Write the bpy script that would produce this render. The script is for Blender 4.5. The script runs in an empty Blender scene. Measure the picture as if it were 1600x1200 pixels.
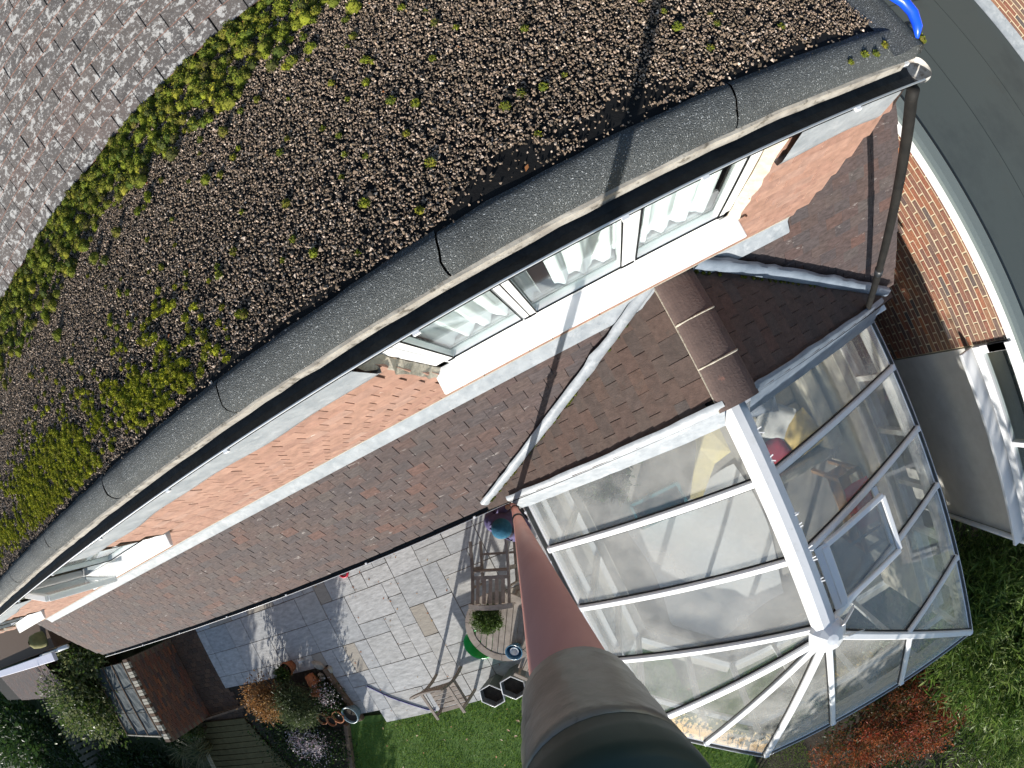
import bpy, math, random
import numpy as np
from mathutils import Matrix, Vector
random.seed(7); RNG=np.random.default_rng(7)
sc=bpy.context.scene
# ---------------------------------------------------------------- camera (wide action lens on a mast)
cd=bpy.data.cameras.new('camera'); cam=bpy.data.objects.new('camera',cd); sc.collection.objects.link(cam); sc.camera=cam
CAM=np.array([0,-.561,7.0])
CR=((0.87293968,0.45742478,0.1695255),(-0.43966704,0.88828284,-0.13284006),(-0.21135093,0.04142659,0.97653194))
cam.matrix_world=Matrix(((*CR[0],CAM[0]),(*CR[1],CAM[1]),(*CR[2],CAM[2]),(0,0,0,1)))
cd.type='PANO'; cd.sensor_width=16; cd.sensor_height=12; cd.sensor_fit='HORIZONTAL'; cd.clip_start=.02; cd.clip_end=2000
cy=cd.cycles if hasattr(cd,'cycles') and hasattr(cd.cycles,'panorama_type') else cd
cy.panorama_type='FISHEYE_LENS_POLYNOMIAL'; cy.fisheye_fov=math.radians(175); cy.fisheye_polynomial_k0=0
for i,k in enumerate((1.34740105e-01,7.38998660e-04,-3.65871518e-04,2.54455899e-05)): setattr(cy,'fisheye_polynomial_k%d'%(i+1),-k)
# ---------------------------------------------------------------- sky, sun, exposure
SUN_EL=math.radians(15.2); SUN_AZ=(-.6435,-.7655)
wd=bpy.data.worlds.new('World'); sc.world=wd; wd.use_nodes=True; nt=wd.node_tree
sky=nt.nodes.new('ShaderNodeTexSky'); sky.sky_type='NISHITA'; sky.sun_disc=False; sky.sun_elevation=SUN_EL; sky.sun_rotation=math.atan2(SUN_AZ[0],SUN_AZ[1])
sky.air_density=1.0; sky.dust_density=.35; sky.ozone_density=1.0
bg=nt.nodes['Background']; bg.inputs[1].default_value=.115; nt.links.new(sky.outputs[0],bg.inputs[0])
sl=bpy.data.lights.new('sun','SUN'); sl.energy=5.0; sl.angle=math.radians(.53); sl.color=(1,.955,.885)
sun=bpy.data.objects.new('sun',sl); sc.collection.objects.link(sun)
tosun=Vector((SUN_AZ[0]*math.cos(SUN_EL),SUN_AZ[1]*math.cos(SUN_EL),math.sin(SUN_EL))); sun.rotation_euler=tosun.to_track_quat('Z','Y').to_euler(); sun.location=tosun*40
vs=sc.view_settings; vs.view_transform='Standard'; vs.look='None'; vs.exposure=.75; vs.gamma=1
sc.render.engine='CYCLES'; sc.cycles.use_denoising=True; sc.cycles.max_bounces=8; sc.cycles.transparent_max_bounces=16; sc.cycles.sample_clamp_indirect=4; sc.cycles.caustics_reflective=False; sc.cycles.caustics_refractive=False
# ---------------------------------------------------------------- helpers
COL=sc.collection; WT={}
def V(*a): return Vector(a)
def mesh(name,v,f,smooth=False,rnd=None):
    me=bpy.data.meshes.new(name); me.from_pydata([tuple(map(float,p)) for p in v],[],f); 
    if smooth: me.polygons.foreach_set('use_smooth',[True]*len(me.polygons))
    me.update(); return me
def npmesh(name,v,f,rnd=None,smooth=False):
    """v (N,3); f (M,k) uniform faces; rnd per vertex random value"""
    me=bpy.data.meshes.new(name); v=np.ascontiguousarray(v,np.float32); f=np.ascontiguousarray(f,np.int32); k=f.shape[1]
    me.vertices.add(len(v)); me.vertices.foreach_set('co',v.ravel()); me.loops.add(f.size); me.loops.foreach_set('vertex_index',f.ravel())
    me.polygons.add(len(f)); me.polygons.foreach_set('loop_start',np.arange(0,f.size,k,dtype=np.int32))
    try: me.polygons.foreach_set('loop_total',np.full(len(f),k,np.int32))
    except Exception: pass
    me.polygons.foreach_set('use_smooth',np.full(len(f),bool(smooth)))
    if rnd is not None:
        a=me.attributes.new('rnd','FLOAT','POINT'); a.data.foreach_set('value',np.ascontiguousarray(rnd,np.float32))
    me.update(calc_edges=True); me.validate(); return me
def link(name,me,mat,parent=None,M=None):
    if mat is not None and not me.materials: me.materials.append(mat)
    o=bpy.data.objects.new(name,me); COL.objects.link(o); W=M if M is not None else Matrix.Identity(4)
    if parent is not None:
        o.parent=parent; W=Matrix.Translation(-WT.get(parent,V(0,0,0)))@W
    o.matrix_basis=W; WT[o]=V(0,0,0); return o
def tag(o,label,cat,group=None,kind=None):
    if label: o['label']=label
    if cat: o['category']=cat
    if group: o['group']=group
    if kind: o['kind']=kind
    return o
def thing(name,label,cat,loc,group=None,rot=0,local=False):
    o=bpy.data.objects.new(name,None); o.empty_display_size=.2; COL.objects.link(o); o.location=loc; o.rotation_euler=(0,0,rot)
    WT[o]=V(0,0,0) if local else Vector(loc); return tag(o,label,cat,group)
def struct(o,label=None): o['kind']='structure'; 
def boxv(x0,x1,y0,y1,z0,z1): return [(x0,y0,z0),(x1,y0,z0),(x1,y1,z0),(x0,y1,z0),(x0,y0,z1),(x1,y0,z1),(x1,y1,z1),(x0,y1,z1)]
BF=[(0,3,2,1),(4,5,6,7),(0,1,5,4),(1,2,6,5),(2,3,7,6),(3,0,4,7)]
def bev(o,w=.004,s=1):
    m=o.modifiers.new('bevel','BEVEL'); m.width=w; m.segments=s; m.limit_method='ANGLE'; return o
def box(name,x0,x1,y0,y1,z0,z1,mat,parent=None,b=0):
    o=link(name,mesh(name,boxv(min(x0,x1),max(x0,x1),min(y0,y1),max(y0,y1),min(z0,z1),max(z0,z1)),BF),mat,parent)
    if b: bev(o,b)
    return o
def beamv(p0,p1,w,h,up=(0,0,1)):
    p0=Vector(p0);p1=Vector(p1);d=(p1-p0).normalized();u=Vector(up);s=d.cross(u)
    if s.length<1e-5: s=d.cross(V(1,0,0))
    s.normalize();u=s.cross(d).normalized()
    return [p+s*(a*w/2)+u*(b*h/2) for p in(p0,p1) for a,b in((-1,-1),(1,-1),(1,1),(-1,1))]
BMF=[(0,1,2,3),(7,6,5,4),(0,4,5,1),(1,5,6,2),(2,6,7,3),(3,7,4,0)]
def beam(name,p0,p1,w,h,mat,parent=None,up=(0,0,1),b=0):
    o=link(name,mesh(name,beamv(p0,p1,w,h,up),BMF),mat,parent)
    if b: bev(o,b)
    return o
def beams(name,L,mat,parent=None,b=0):
    v=[];f=[]
    for l in L:
        k=len(v); v+=beamv(*l); f+=[tuple(i+k for i in q) for q in BMF]
    o=link(name,mesh(name,v,f),mat,parent)
    if b: bev(o,b)
    return o
def tubev(path,r,n=10,cap=True):
    P=[Vector(p) for p in path]; R=r if isinstance(r,(list,tuple)) else [r]*len(P); v=[];f=[]; u=None
    for i,p in enumerate(P):
        d=(P[min(i+1,len(P)-1)]-P[max(i-1,0)]).normalized()
        if u is None: u=d.orthogonal().normalized()
        u=(u-d*u.dot(d)).normalized(); w=d.cross(u)
        v+=[p+(u*math.cos(2*math.pi*k/n)+w*math.sin(2*math.pi*k/n))*R[i] for k in range(n)]
    for i in range(len(P)-1):
        for k in range(n): f.append((i*n+k,i*n+(k+1)%n,(i+1)*n+(k+1)%n,(i+1)*n+k))
    if cap: f.append(tuple(range(n))[::-1]); f.append(tuple((len(P)-1)*n+k for k in range(n)))
    return v,f
def tube(name,path,r,mat,parent=None,n=10,cap=True):
    v,f=tubev(path,r,n,cap); return link(name,mesh(name,v,f,True),mat,parent)
def lathev(prof,n=20,c=(0,0,0)):
    v=[];f=[]
    for r,z in prof: v+=[(c[0]+r*math.cos(2*math.pi*k/n),c[1]+r*math.sin(2*math.pi*k/n),c[2]+z) for k in range(n)]
    for i in range(len(prof)-1):
        for k in range(n): f.append((i*n+k,i*n+(k+1)%n,(i+1)*n+(k+1)%n,(i+1)*n+k))
    return v,f
def lathe(name,prof,mat,parent=None,c=(0,0,0),n=20,smooth=True):
    v,f=lathev(prof,n,c); return link(name,mesh(name,v,f,smooth),mat,parent)
def poly(name,pts,mat,parent=None,t=0):
    """flat polygon, optionally given thickness t downward along its normal"""
    P=[Vector(p) for p in pts]; n=len(P)
    if not t: return link(name,mesh(name,P,[tuple(range(n))]),mat,parent)
    nn=(P[1]-P[0]).cross(P[2]-P[0]).normalized(); v=P+[p-nn*t for p in P]
    f=[tuple(range(n)),tuple(range(2*n-1,n-1,-1))]+[(i,i+n,(i+1)%n+n,(i+1)%n) for i in range(n)]
    return link(name,mesh(name,v,f),mat,parent)
def extr(name,prof,axis,a,b,mat,parent=None,closed=False,smooth=False,segs=1):
    """profile [(p,q)] swept along world axis 'x' (p=y,q=z) or 'y' (p=x,q=z)"""
    n=len(prof);v=[];f=[]
    for k in range(segs+1):
        t=a+(b-a)*k/segs
        v+=[(t,p,q) if axis=='x' else (p,t,q) for p,q in prof]
    for k in range(segs):
        for i in range(n if closed else n-1):
            j=(i+1)%n; f.append((k*n+i,k*n+j,(k+1)*n+j,(k+1)*n+i))
    if closed: f.append(tuple(range(n))); f.append(tuple(segs*n+i for i in range(n))[::-1])
    return link(name,mesh(name,v,f,smooth),mat,parent)
# ---------------------------------------------------------------- materials
MATS={}
def mat(name,base,base2=None,scale=6,rough=.8,bump=0,bscale=60,pal=None,rv=0,spots=None,metal=0,spec=.3,stretch=(1,1,1),coord='pos',detail=6,coat=0,con=1.0,spots2=None,trans=0):
    if name in MATS: return MATS[name]
    m=bpy.data.materials.new(name); m.use_nodes=True; nt=m.node_tree; N=nt.nodes; L=nt.links; B=N['Principled BSDF']
    B.inputs['Roughness'].default_value=rough; B.inputs['Metallic'].default_value=metal; B.inputs['Specular IOR Level'].default_value=spec
    if coat: B.inputs['Coat Weight'].default_value=coat
    if trans: B.inputs['Transmission Weight'].default_value=0
    if coord=='pos': g=N.new('ShaderNodeNewGeometry').outputs['Position']
    else: g=N.new('ShaderNodeTexCoord').outputs['Object']
    mp=N.new('ShaderNodeMapping'); mp.inputs['Scale'].default_value=stretch; L.new(g,mp.inputs['Vector']); vec=mp.outputs[0]
    at=N.new('ShaderNodeAttribute'); at.attribute_name='rnd'; oi=N.new('ShaderNodeObjectInfo')
    ad=N.new('ShaderNodeMath'); ad.operation='ADD'; L.new(at.outputs['Fac'],ad.inputs[0]); L.new(oi.outputs['Random'],ad.inputs[1])
    fr=N.new('ShaderNodeMath'); fr.operation='FRACT'; L.new(ad.outputs[0],fr.inputs[0]); R=fr.outputs[0]
    no=N.new('ShaderNodeTexNoise'); no.inputs['Scale'].default_value=scale; no.inputs['Detail'].default_value=detail; no.inputs['Roughness'].default_value=.65; L.new(vec,no.inputs['Vector'])
    def mix(a,b,fac,bt='MIX'):
        x=N.new('ShaderNodeMix'); x.data_type='RGBA'; x.blend_type=bt
        for s,val in ((0,fac),(6,a),(7,b)):
            if hasattr(val,'links'): L.new(val,x.inputs[s])
            else: x.inputs[s].default_value=(*val,1) if isinstance(val,tuple) else val
        return x.outputs[2]
    if pal:
        cr=N.new('ShaderNodeValToRGB'); cr.color_ramp.interpolation='LINEAR'; e=cr.color_ramp.elements
        while len(e)<len(pal): e.new(.5)
        for i,c in enumerate(pal): e[i].position=i/(len(pal)-1); e[i].color=(*c,1)
        L.new(R,cr.inputs[0]); col=cr.outputs[0]
        rp=N.new('ShaderNodeValToRGB'); rp.color_ramp.elements[0].position=.3; rp.color_ramp.elements[1].position=.7; rp.color_ramp.elements[0].color=(1-.38*con,1-.4*con,1-.42*con,1); rp.color_ramp.elements[1].color=(1+.25*con,1+.22*con,1+.2*con,1)
        L.new(no.outputs['Fac'],rp.inputs[0]); col=mix(col,rp.outputs[0],.75,'MULTIPLY')
    else:
        rp=N.new('ShaderNodeValToRGB'); rp.color_ramp.elements[0].position=.32; rp.color_ramp.elements[1].position=.68
        rp.color_ramp.elements[0].color=(*base,1); rp.color_ramp.elements[1].color=(*(base2 or base),1); L.new(no.outputs['Fac'],rp.inputs[0]); col=rp.outputs[0]
    for sp in (spots,spots2):
        if sp:
            c,ssc,lo,hi,amt=sp
            n2=N.new('ShaderNodeTexNoise'); n2.inputs['Scale'].default_value=ssc; n2.inputs['Detail'].default_value=8; n2.inputs['Roughness'].default_value=.7; L.new(vec,n2.inputs['Vector'])
            r2=N.new('ShaderNodeMapRange'); r2.inputs['From Min'].default_value=lo; r2.inputs['From Max'].default_value=hi; r2.inputs['To Max'].default_value=amt; L.new(n2.outputs['Fac'],r2.inputs['Value']); col=mix(col,c,r2.outputs[0])
    if rv:
        r3=N.new('ShaderNodeMapRange'); r3.inputs['To Min'].default_value=1-rv; r3.inputs['To Max'].default_value=1+rv; L.new(R,r3.inputs['Value'])
        hs=N.new('ShaderNodeHueSaturation'); L.new(r3.outputs[0],hs.inputs['Value']); L.new(col,hs.inputs['Color']); col=hs.outputs[0]
    L.new(col,B.inputs['Base Color'])
    if bump:
        n3=N.new('ShaderNodeTexNoise'); n3.inputs['Scale'].default_value=bscale; n3.inputs['Detail'].default_value=5; L.new(vec,n3.inputs['Vector'])
        bp=N.new('ShaderNodeBump'); bp.inputs['Strength'].default_value=min(1,bump*2); bp.inputs['Distance'].default_value=bump*.02; L.new(n3.outputs['Fac'],bp.inputs['Height']); L.new(bp.outputs[0],B.inputs['Normal'])
    MATS[name]=m; return m
def leafmat(name,pal,tr=.35,rough=.5):
    m=mat(name,(0,0,0),pal=pal,rough=rough,scale=9,spec=.35)
    nt=m.node_tree; N=nt.nodes; L=nt.links; B=N['Principled BSDF']; out=[n for n in N if n.type=='OUTPUT_MATERIAL'][0]
    t=N.new('ShaderNodeBsdfTranslucent'); s=N.new('ShaderNodeMixShader'); s.inputs[0].default_value=tr
    L.new(B.inputs['Base Color'].links[0].from_socket,t.inputs[0]); L.new(B.outputs[0],s.inputs[1]); L.new(t.outputs[0],s.inputs[2]); L.new(s.outputs[0],out.inputs[0]); return m
def glassmat(name,tint=(.86,.9,.88),refl=1.0,rough=.01,haze=0.0,hazec=(.6,.62,.62)):
    m=bpy.data.materials.new(name); m.use_nodes=True; nt=m.node_tree; N=nt.nodes; L=nt.links; out=[n for n in N if n.type=='OUTPUT_MATERIAL'][0]; N.remove(N['Principled BSDF'])
    tr=N.new('ShaderNodeBsdfTransparent'); tr.inputs[0].default_value=(*tint,1); gl=N.new('ShaderNodeBsdfGlossy'); gl.inputs['Roughness'].default_value=rough; gl.inputs[0].default_value=(refl,refl,refl,1)
    lwt=N.new('ShaderNodeLayerWeight'); lwt.inputs[0].default_value=.5; pw=N.new('ShaderNodeMath'); pw.operation='POWER'; L.new(lwt.outputs['Facing'],pw.inputs[0]); pw.inputs[1].default_value=5; fr=N.new('ShaderNodeMath'); fr.operation='MULTIPLY_ADD'; L.new(pw.outputs[0],fr.inputs[0]); fr.inputs[1].default_value=.95; fr.inputs[2].default_value=.04; mx=N.new('ShaderNodeMixShader'); L.new(fr.outputs[0],mx.inputs[0]); L.new(tr.outputs[0],mx.inputs[1]); L.new(gl.outputs[0],mx.inputs[2]); last=mx.outputs[0]
    if haze:
        df=N.new('ShaderNodeBsdfDiffuse'); df.inputs[0].default_value=(*hazec,1); no=N.new('ShaderNodeTexNoise'); no.inputs['Scale'].default_value=3; no.inputs['Detail'].default_value=8; g=N.new('ShaderNodeNewGeometry'); L.new(g.outputs['Position'],no.inputs['Vector'])
        mr=N.new('ShaderNodeMapRange'); mr.inputs['From Min'].default_value=.35; mr.inputs['From Max'].default_value=.75; mr.inputs['To Min'].default_value=haze*.45; mr.inputs['To Max'].default_value=haze*1.7; L.new(no.outputs['Fac'],mr.inputs['Value'])
        m2=N.new('ShaderNodeMixShader'); L.new(mr.outputs[0],m2.inputs[0]); L.new(last,m2.inputs[1]); L.new(df.outputs[0],m2.inputs[2]); last=m2.outputs[0]
    L.new(last,out.inputs[0]); return m
M_tile=mat('brown_clay_tile',(0,0,0),pal=[(.078,.060,.058),(.070,.058,.059),(.088,.061,.057),(.075,.059,.059),(.092,.068,.062),(.072,.062,.064),(.090,.062,.057),(.085,.072,.069),(.066,.056,.059),(.080,.060,.056),(.112,.066,.056)],scale=46,rough=.85,bump=.3,bscale=90,stretch=(.38,1.25,1.25),con=1.5,spots=((.27,.245,.23),15,.615,.665,.7),spots2=((.045,.042,.045),2.6,.55,.74,.5))
M_gtile=mat('dark_ridge_roof_tile',(0,0,0),pal=[(.098,.068,.058),(.078,.062,.056),(.108,.070,.058),(.088,.070,.062),(.112,.074,.060),(.082,.070,.066)],scale=22,rough=.85,bump=.25,bscale=90,spots=((.06,.06,.055),4,.55,.75,.5))
M_utile=mat('lichen_grey_tile',(0,0,0),pal=[(.078,.073,.074),(.064,.062,.064),(.088,.079,.077),(.073,.071,.072),(.09,.075,.073)],scale=16,rough=.85,bump=.25,bscale=80,spots=((.30,.30,.30),21,.54,.575,.9),spots2=((.25,.245,.245),58,.55,.60,.75))
M_otile=mat('orange_hung_tile',(0,0,0),pal=[(.305,.185,.142),(.285,.17,.13),(.325,.20,.155),(.30,.177,.136),(.275,.163,.128),(.32,.21,.17)],scale=14,rough=.8,bump=.2,bscale=80,spots=((.62,.55,.48),11,.66,.70,.7))
M_lead=mat('lead_sheet',(.215,.24,.265),(.33,.355,.38),scale=9,rough=.5,bump=.25,bscale=22,spec=.4,spots=((.47,.49,.51),13,.54,.72,.6),spots2=((.16,.18,.20),34,.57,.70,.6))
M_leadd=mat('shaded_lead',(.13,.16,.20),(.22,.26,.31),scale=8,rough=.4,bump=.1,bscale=20,spec=.5)  # shade of the right slope put into the lead colour
M_white=mat('white_upvc',(.74,.75,.755),(.78,.785,.79),scale=3,rough=.28,spec=.5)
M_whited=mat('weathered_white_paint',(.66,.66,.64),(.80,.80,.79),scale=9,rough=.5,spec=.4,spots=((.22,.18,.13),22,.64,.72,.5))
M_cream=mat('cream_drip_board',(.22,.20,.175),(.38,.36,.32),scale=14,rough=.8,bump=.2,bscale=50,spots=((.08,.07,.055),20,.54,.64,.85))
M_black=mat('black_gutter',(.012,.014,.017),(.03,.034,.04),scale=12,rough=.42,bump=.1,bscale=40,spec=.4,spots=((.07,.08,.07),18,.6,.75,.4))
M_grime=mat('dark_gutter_silt',(.014,.016,.018),(.035,.04,.042),scale=18,rough=.6,bump=.3,bscale=70)
M_felt=mat('mineral_felt_grey',(.048,.054,.057),(.094,.103,.106),scale=190,rough=.75,bump=.6,bscale=260,spec=.3,spots=((.55,.58,.60),210,.58,.63,.9),spots2=((.03,.033,.035),4,.52,.75,.75))
M_bitumen=mat('black_bitumen',(.006,.006,.0065),(.014,.014,.014),scale=14,rough=.85,bump=.2,bscale=90,spec=.15)
M_groof=mat('green_grey_roof_felt',(.066,.082,.081),(.086,.104,.102),scale=160,rough=.85,bump=.12,bscale=260,spots=((.075,.072,.06),1.7,.58,.78,.45),spots2=((.04,.05,.055),1.1,.52,.72,.5))
M_groofe=mat('pale_green_felt_edge',(.14,.17,.165),(.20,.235,.23),scale=160,rough=.8,bump=.2,bscale=260)
M_stone=mat('gravel_stone',(0,0,0),pal=[(.26,.19,.135),(.13,.095,.066),(.44,.335,.255),(.075,.058,.043),(.195,.147,.102),(.37,.268,.20),(.11,.09,.07),(.60,.49,.40),(.165,.119,.086),(.29,.22,.15),(.085,.065,.046),(.14,.11,.08)],scale=80,rough=.75)
M_moss=leafmat('moss',[(.05,.085,.012),(.13,.17,.014),(.23,.26,.018),(.07,.10,.016),(.29,.28,.024),(.09,.075,.025),(.05,.08,.014),(.17,.215,.018),(.13,.115,.022),(.22,.25,.02)],tr=.2,rough=.9)
M_moss2=leafmat('yellow_moss',[(.23,.25,.016),(.34,.35,.02),(.16,.185,.016),(.42,.40,.028),(.27,.31,.022),(.11,.125,.018),(.30,.25,.04)],tr=.2,rough=.9)
M_brick=mat('multi_red_brick',(0,0,0),pal=[(.29,.115,.07),(.12,.095,.088),(.33,.14,.078),(.16,.115,.098),(.27,.105,.066),(.105,.09,.09),(.31,.165,.10),(.20,.105,.08),(.36,.145,.075)],scale=34,rough=.85,bump=.35,bscale=110,spots=((.09,.08,.08),40,.58,.66,.55))
M_dbrick=mat('brown_brick',(0,0,0),pal=[(.14,.085,.055),(.095,.065,.048),(.17,.105,.066),(.115,.075,.055)],scale=34,rough=.9,bump=.3,bscale=110)
M_mortar=mat('buff_mortar',(.52,.43,.29),(.64,.55,.40),scale=40,rough=.95,bump=.3,bscale=150)
M_dmortar=mat('dark_mortar',(.18,.14,.10),(.24,.19,.14),scale=40,rough=.95)
M_fillet=mat('cement_fillet',(.36,.33,.26),(.52,.48,.40),scale=20,rough=.95,bump=.4,bscale=50)
M_render=mat('pale_render',(.50,.49,.46),(.58,.57,.54),scale=5,rough=.95,bump=.1,bscale=120,spots=((.33,.33,.31),2.2,.56,.8,.5))
M_glass=glassmat('window_glass',(.93,.965,.96))
M_rglass=glassmat('roof_glass',(.955,.965,.962),haze=.28,hazec=(.46,.455,.43))
M_wglass=glassmat('wall_glass',(.96,.97,.965))
M_cloth=mat('white_curtain',(.74,.76,.77),(.82,.83,.84),scale=5,rough=.95)
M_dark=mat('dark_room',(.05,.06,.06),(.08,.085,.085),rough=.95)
M_wood=mat('weathered_teak',(0,0,0),pal=[(.27,.23,.20),(.34,.30,.26),(.22,.185,.16),(.38,.335,.29)],scale=10,rough=.85,bump=.25,bscale=60,stretch=(1,1,1),spots=((.15,.12,.10),30,.58,.7,.5))
M_dwood=mat('brown_timber',(.13,.085,.055),(.22,.15,.10),scale=12,rough=.85,bump=.25,bscale=50)
M_grey_wood=mat('silvered_fence_timber',(.11,.11,.09),(.19,.19,.155),scale=10,rough=.9,bump=.3,bscale=50)
M_soil=mat('garden_soil',(.028,.022,.016),(.06,.048,.034),scale=9,rough=.95,bump=.5,bscale=40)
M_lawn=mat('lawn_soil',(.06,.12,.02),(.09,.17,.03),scale=5,rough=.95,bump=.4,bscale=60)
M_grass=leafmat('grass_blades',[(.085,.18,.024),(.15,.27,.034),(.11,.22,.028),(.22,.32,.055),(.14,.23,.04),(.30,.34,.09)],tr=.35,rough=.6)
M_slab=mat('grey_sandstone',(0,0,0),pal=[(.45,.465,.465),(.505,.515,.51),(.42,.437,.445),(.485,.49,.478),(.53,.54,.54),(.465,.465,.44)],scale=7,rough=.7,bump=.3,bscale=11,stretch=(1,2.6,1),spots=((.52,.53,.53),9,.56,.7,.5),spots2=((.22,.22,.21),30,.66,.72,.5))
M_slabb=mat('buff_sandstone',(.36,.325,.275),(.43,.39,.33),scale=8,rough=.8,bump=.3,bscale=12,stretch=(1,3,1))
M_joint=mat('patio_jointing',(.17,.13,.10),(.26,.20,.15),scale=30,rough=.95)
M_terra=mat('terracotta',(.36,.13,.06),(.46,.19,.09),scale=14,rough=.85,bump=.15,bscale=60,spots=((.45,.36,.30),16,.62,.72,.5))
# ================================================================ HOUSE
def camd(p): return float(np.linalg.norm(np.asarray(p)-CAM))
TB={}
def piece_mesh(key,w,l,t,chip=0):
    if key not in TB:
        c=.0025
        v=[(-w/2,0,0),(w/2,0,0),(w/2,l,0),(-w/2,l,0),(-w/2+c,c,t),(w/2-c,c,t),(w/2-c,l,t),(-w/2+c,l,t)]
        TB[key]=mesh(key,v,BF)
    return TB[key]
def lay(parent,name,O,ux,us,ncol,nrow,gauge,tw,L,t,matl,maxind,keep=None,jit=.5,tilt=.075,minc=None,stuffname=None,bond=True,view=None,wj=.0016):
    """courses of overlapping pieces on a plane; nearest ones become objects, the rest one joined part"""
    O=Vector(O);ux=Vector(ux).normalized();us=Vector(us).normalized();n=ux.cross(us)
    me=piece_mesh(name+'_piece',tw-wj,L,t); out=[]
    for i in range(nrow):
        for j in range(-1,ncol+1):
            u=(j+.5+(.5 if (bond and i%2) else 0))*tw; s=i*gauge
            if u<0 or u>ncol*tw: continue
            P=O+ux*u+us*s
            if keep and not keep(P,u,s): continue
            a=random.gauss(0,math.radians(jit)); tl=tilt+random.gauss(0,.0025)
            uy=us*math.cos(tl)-n*math.sin(tl); nz=n*math.cos(tl)+us*math.sin(tl)
            x2=ux*math.cos(a)+uy*math.sin(a); y2=uy*math.cos(a)-ux*math.sin(a)
            P=P+n*(t*.9+random.uniform(-.0004,.0008))+us*random.gauss(0,.0028)+ux*random.gauss(0,.0019 if wj<.005 else .001)
            out.append(Matrix(((x2.x,y2.x,nz.x,P.x),(x2.y,y2.y,nz.y,P.y),(x2.z,y2.z,nz.z,P.z),(0,0,0,1))))
    key=(lambda m:camd(m.translation)+(0 if view is None else view(m.translation)))
    out.sort(key=key)
    for m in out[:maxind]: link(name,me,matl,parent,m)
    rest=out[maxind:]
    if rest: joined(stuffname or name+'s',me,rest,matl,parent)
def joined(name,me,Ms,matl,parent):
    bv=np.array([v.co[:] for v in me.vertices]); bf=np.array([p.vertices[:] for p in me.polygons]); k=len(bv)
    A=np.array([np.array(m) for m in Ms]); vv=np.einsum('nij,kj->nki',A[:,:3,:3],bv)+A[:,None,:3,3]
    ff=bf[None]+(np.arange(len(Ms))*k)[:,None,None]
    o=link(name,npmesh(name,vv.reshape(-1,3),ff.reshape(-1,bf.shape[1]),np.repeat(RNG.random(len(Ms)),k)),matl,parent); o['kind']='stuff'; return o
house=thing('house','brick house with brown tiled roof and long flat-roofed dormer faced in orange tiles','house',(-4,-.8,0))
RS=1.164
def rz(y): return 3.862+RS*y
US=Vector((0,1,RS)).normalized()
# walls
box('wall',-9.35,2.72,-.78,6.5,0,2.7,M_dbrick,house)
poly('gable_wall',[(-9.35,-.78,2.7),(-9.35,3.2,rz(3.2)-.1),(-9.35,6.5,2.7)],M_dbrick,house,.1)
box('fascia_board',-9.55,2.8,-.83,-.80,2.62,2.80,M_whited,house)
# roof decks
main=poly('main_roof',[(-9.6,-.89,rz(-.89)-.03),(2.86,-.89,rz(-.89)-.03),(2.86,1.72,rz(1.72)-.03),(-9.6,1.72,rz(1.72)-.03)],M_bitumen,house,.05)
upper=poly('upper_roof',[(-9.6,1.70,rz(1.70)-.028),(2.86,1.70,rz(1.70)-.028),(2.86,4.4,rz(4.4)-.028),(-9.6,4.4,rz(4.4)-.028)],M_bitumen,house,.05)
poly('rear_roof',[(2.86,4.4,rz(4.4)-.03),(2.86,7.6,rz(4.4)-3.3),(-9.6,7.6,rz(4.4)-3.3),(-9.6,4.4,rz(4.4)-.03)],M_utile,house,.05)
def km(P,u,s):
    y=P.y
    if P.x>1.80: return True
    if y>.06: return False
    g=3.95-.504*abs(P.x-.74)
    return rz(y)>g-.10
lay(main,'roof_tile',(-9.6,-.890,rz(-.890)-.016),(1,0,0),US,74,27,.1,.168,.20,.008,M_tile,300,km,tilt=.05,view=lambda p:0 if -6<p.x<2.9 else 9)
lay(upper,'grey_roof_tile',(-5.2,1.690,rz(1.690)-.012),(1,0,0),US,30,18,.1,.180,.20,.011,M_utile,260,None,tilt=.06,view=lambda p:0 if p.x<-.2 else 4)
_g=TB['grey_roof_tile_piece']; _g.materials.append(mat('broken_clay_edge',(.20,.10,.08),(.28,.15,.12),scale=30,rough=.9)); _g.polygons[2].material_index=1
# gable roof over the junction with the conservatory
gab=thing_p=poly('gable_roof',[(-1.45,.3,3.95-.504*2.19-.03),(-1.45,-.94,3.95-.504*2.19-.03),(.74,-.94,3.92),(.74,.3,3.92)],M_bitumen,house,.03)
poly('gable_roof',[(.74,.3,3.92),(.74,-.94,3.92),(2.86,-.94,3.95-.504*2.12-.03),(2.86,.3,3.95-.504*2.12-.03)],M_bitumen,house,.03)
def kg(P,u,s): return P.z+.03>rz(P.y)-.06 and -.855<P.y<.02
lay(gab,'gable_tile',(-1.42,.08,3.95-.504*2.16-.020),(0,-1,0),(1,0,.504),6,22,.1,.168,.20,.009,M_gtile,170,kg,tilt=.055)
lay(gab,'gable_tile',(2.84,-.928,3.95-.504*2.10-.020),(0,1,0),(-1,0,.504),6,22,.1,.168,.20,.009,M_gtile,130,kg,tilt=.055)
M_ridge=mat('ridge_tile_clay',(.095,.070,.064),(.125,.09,.08),scale=16,rough=.85,bump=.25,bscale=70,spots=((.26,.13,.10),8,.62,.72,.6),spots2=((.05,.05,.04),9,.6,.75,.6))
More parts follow.
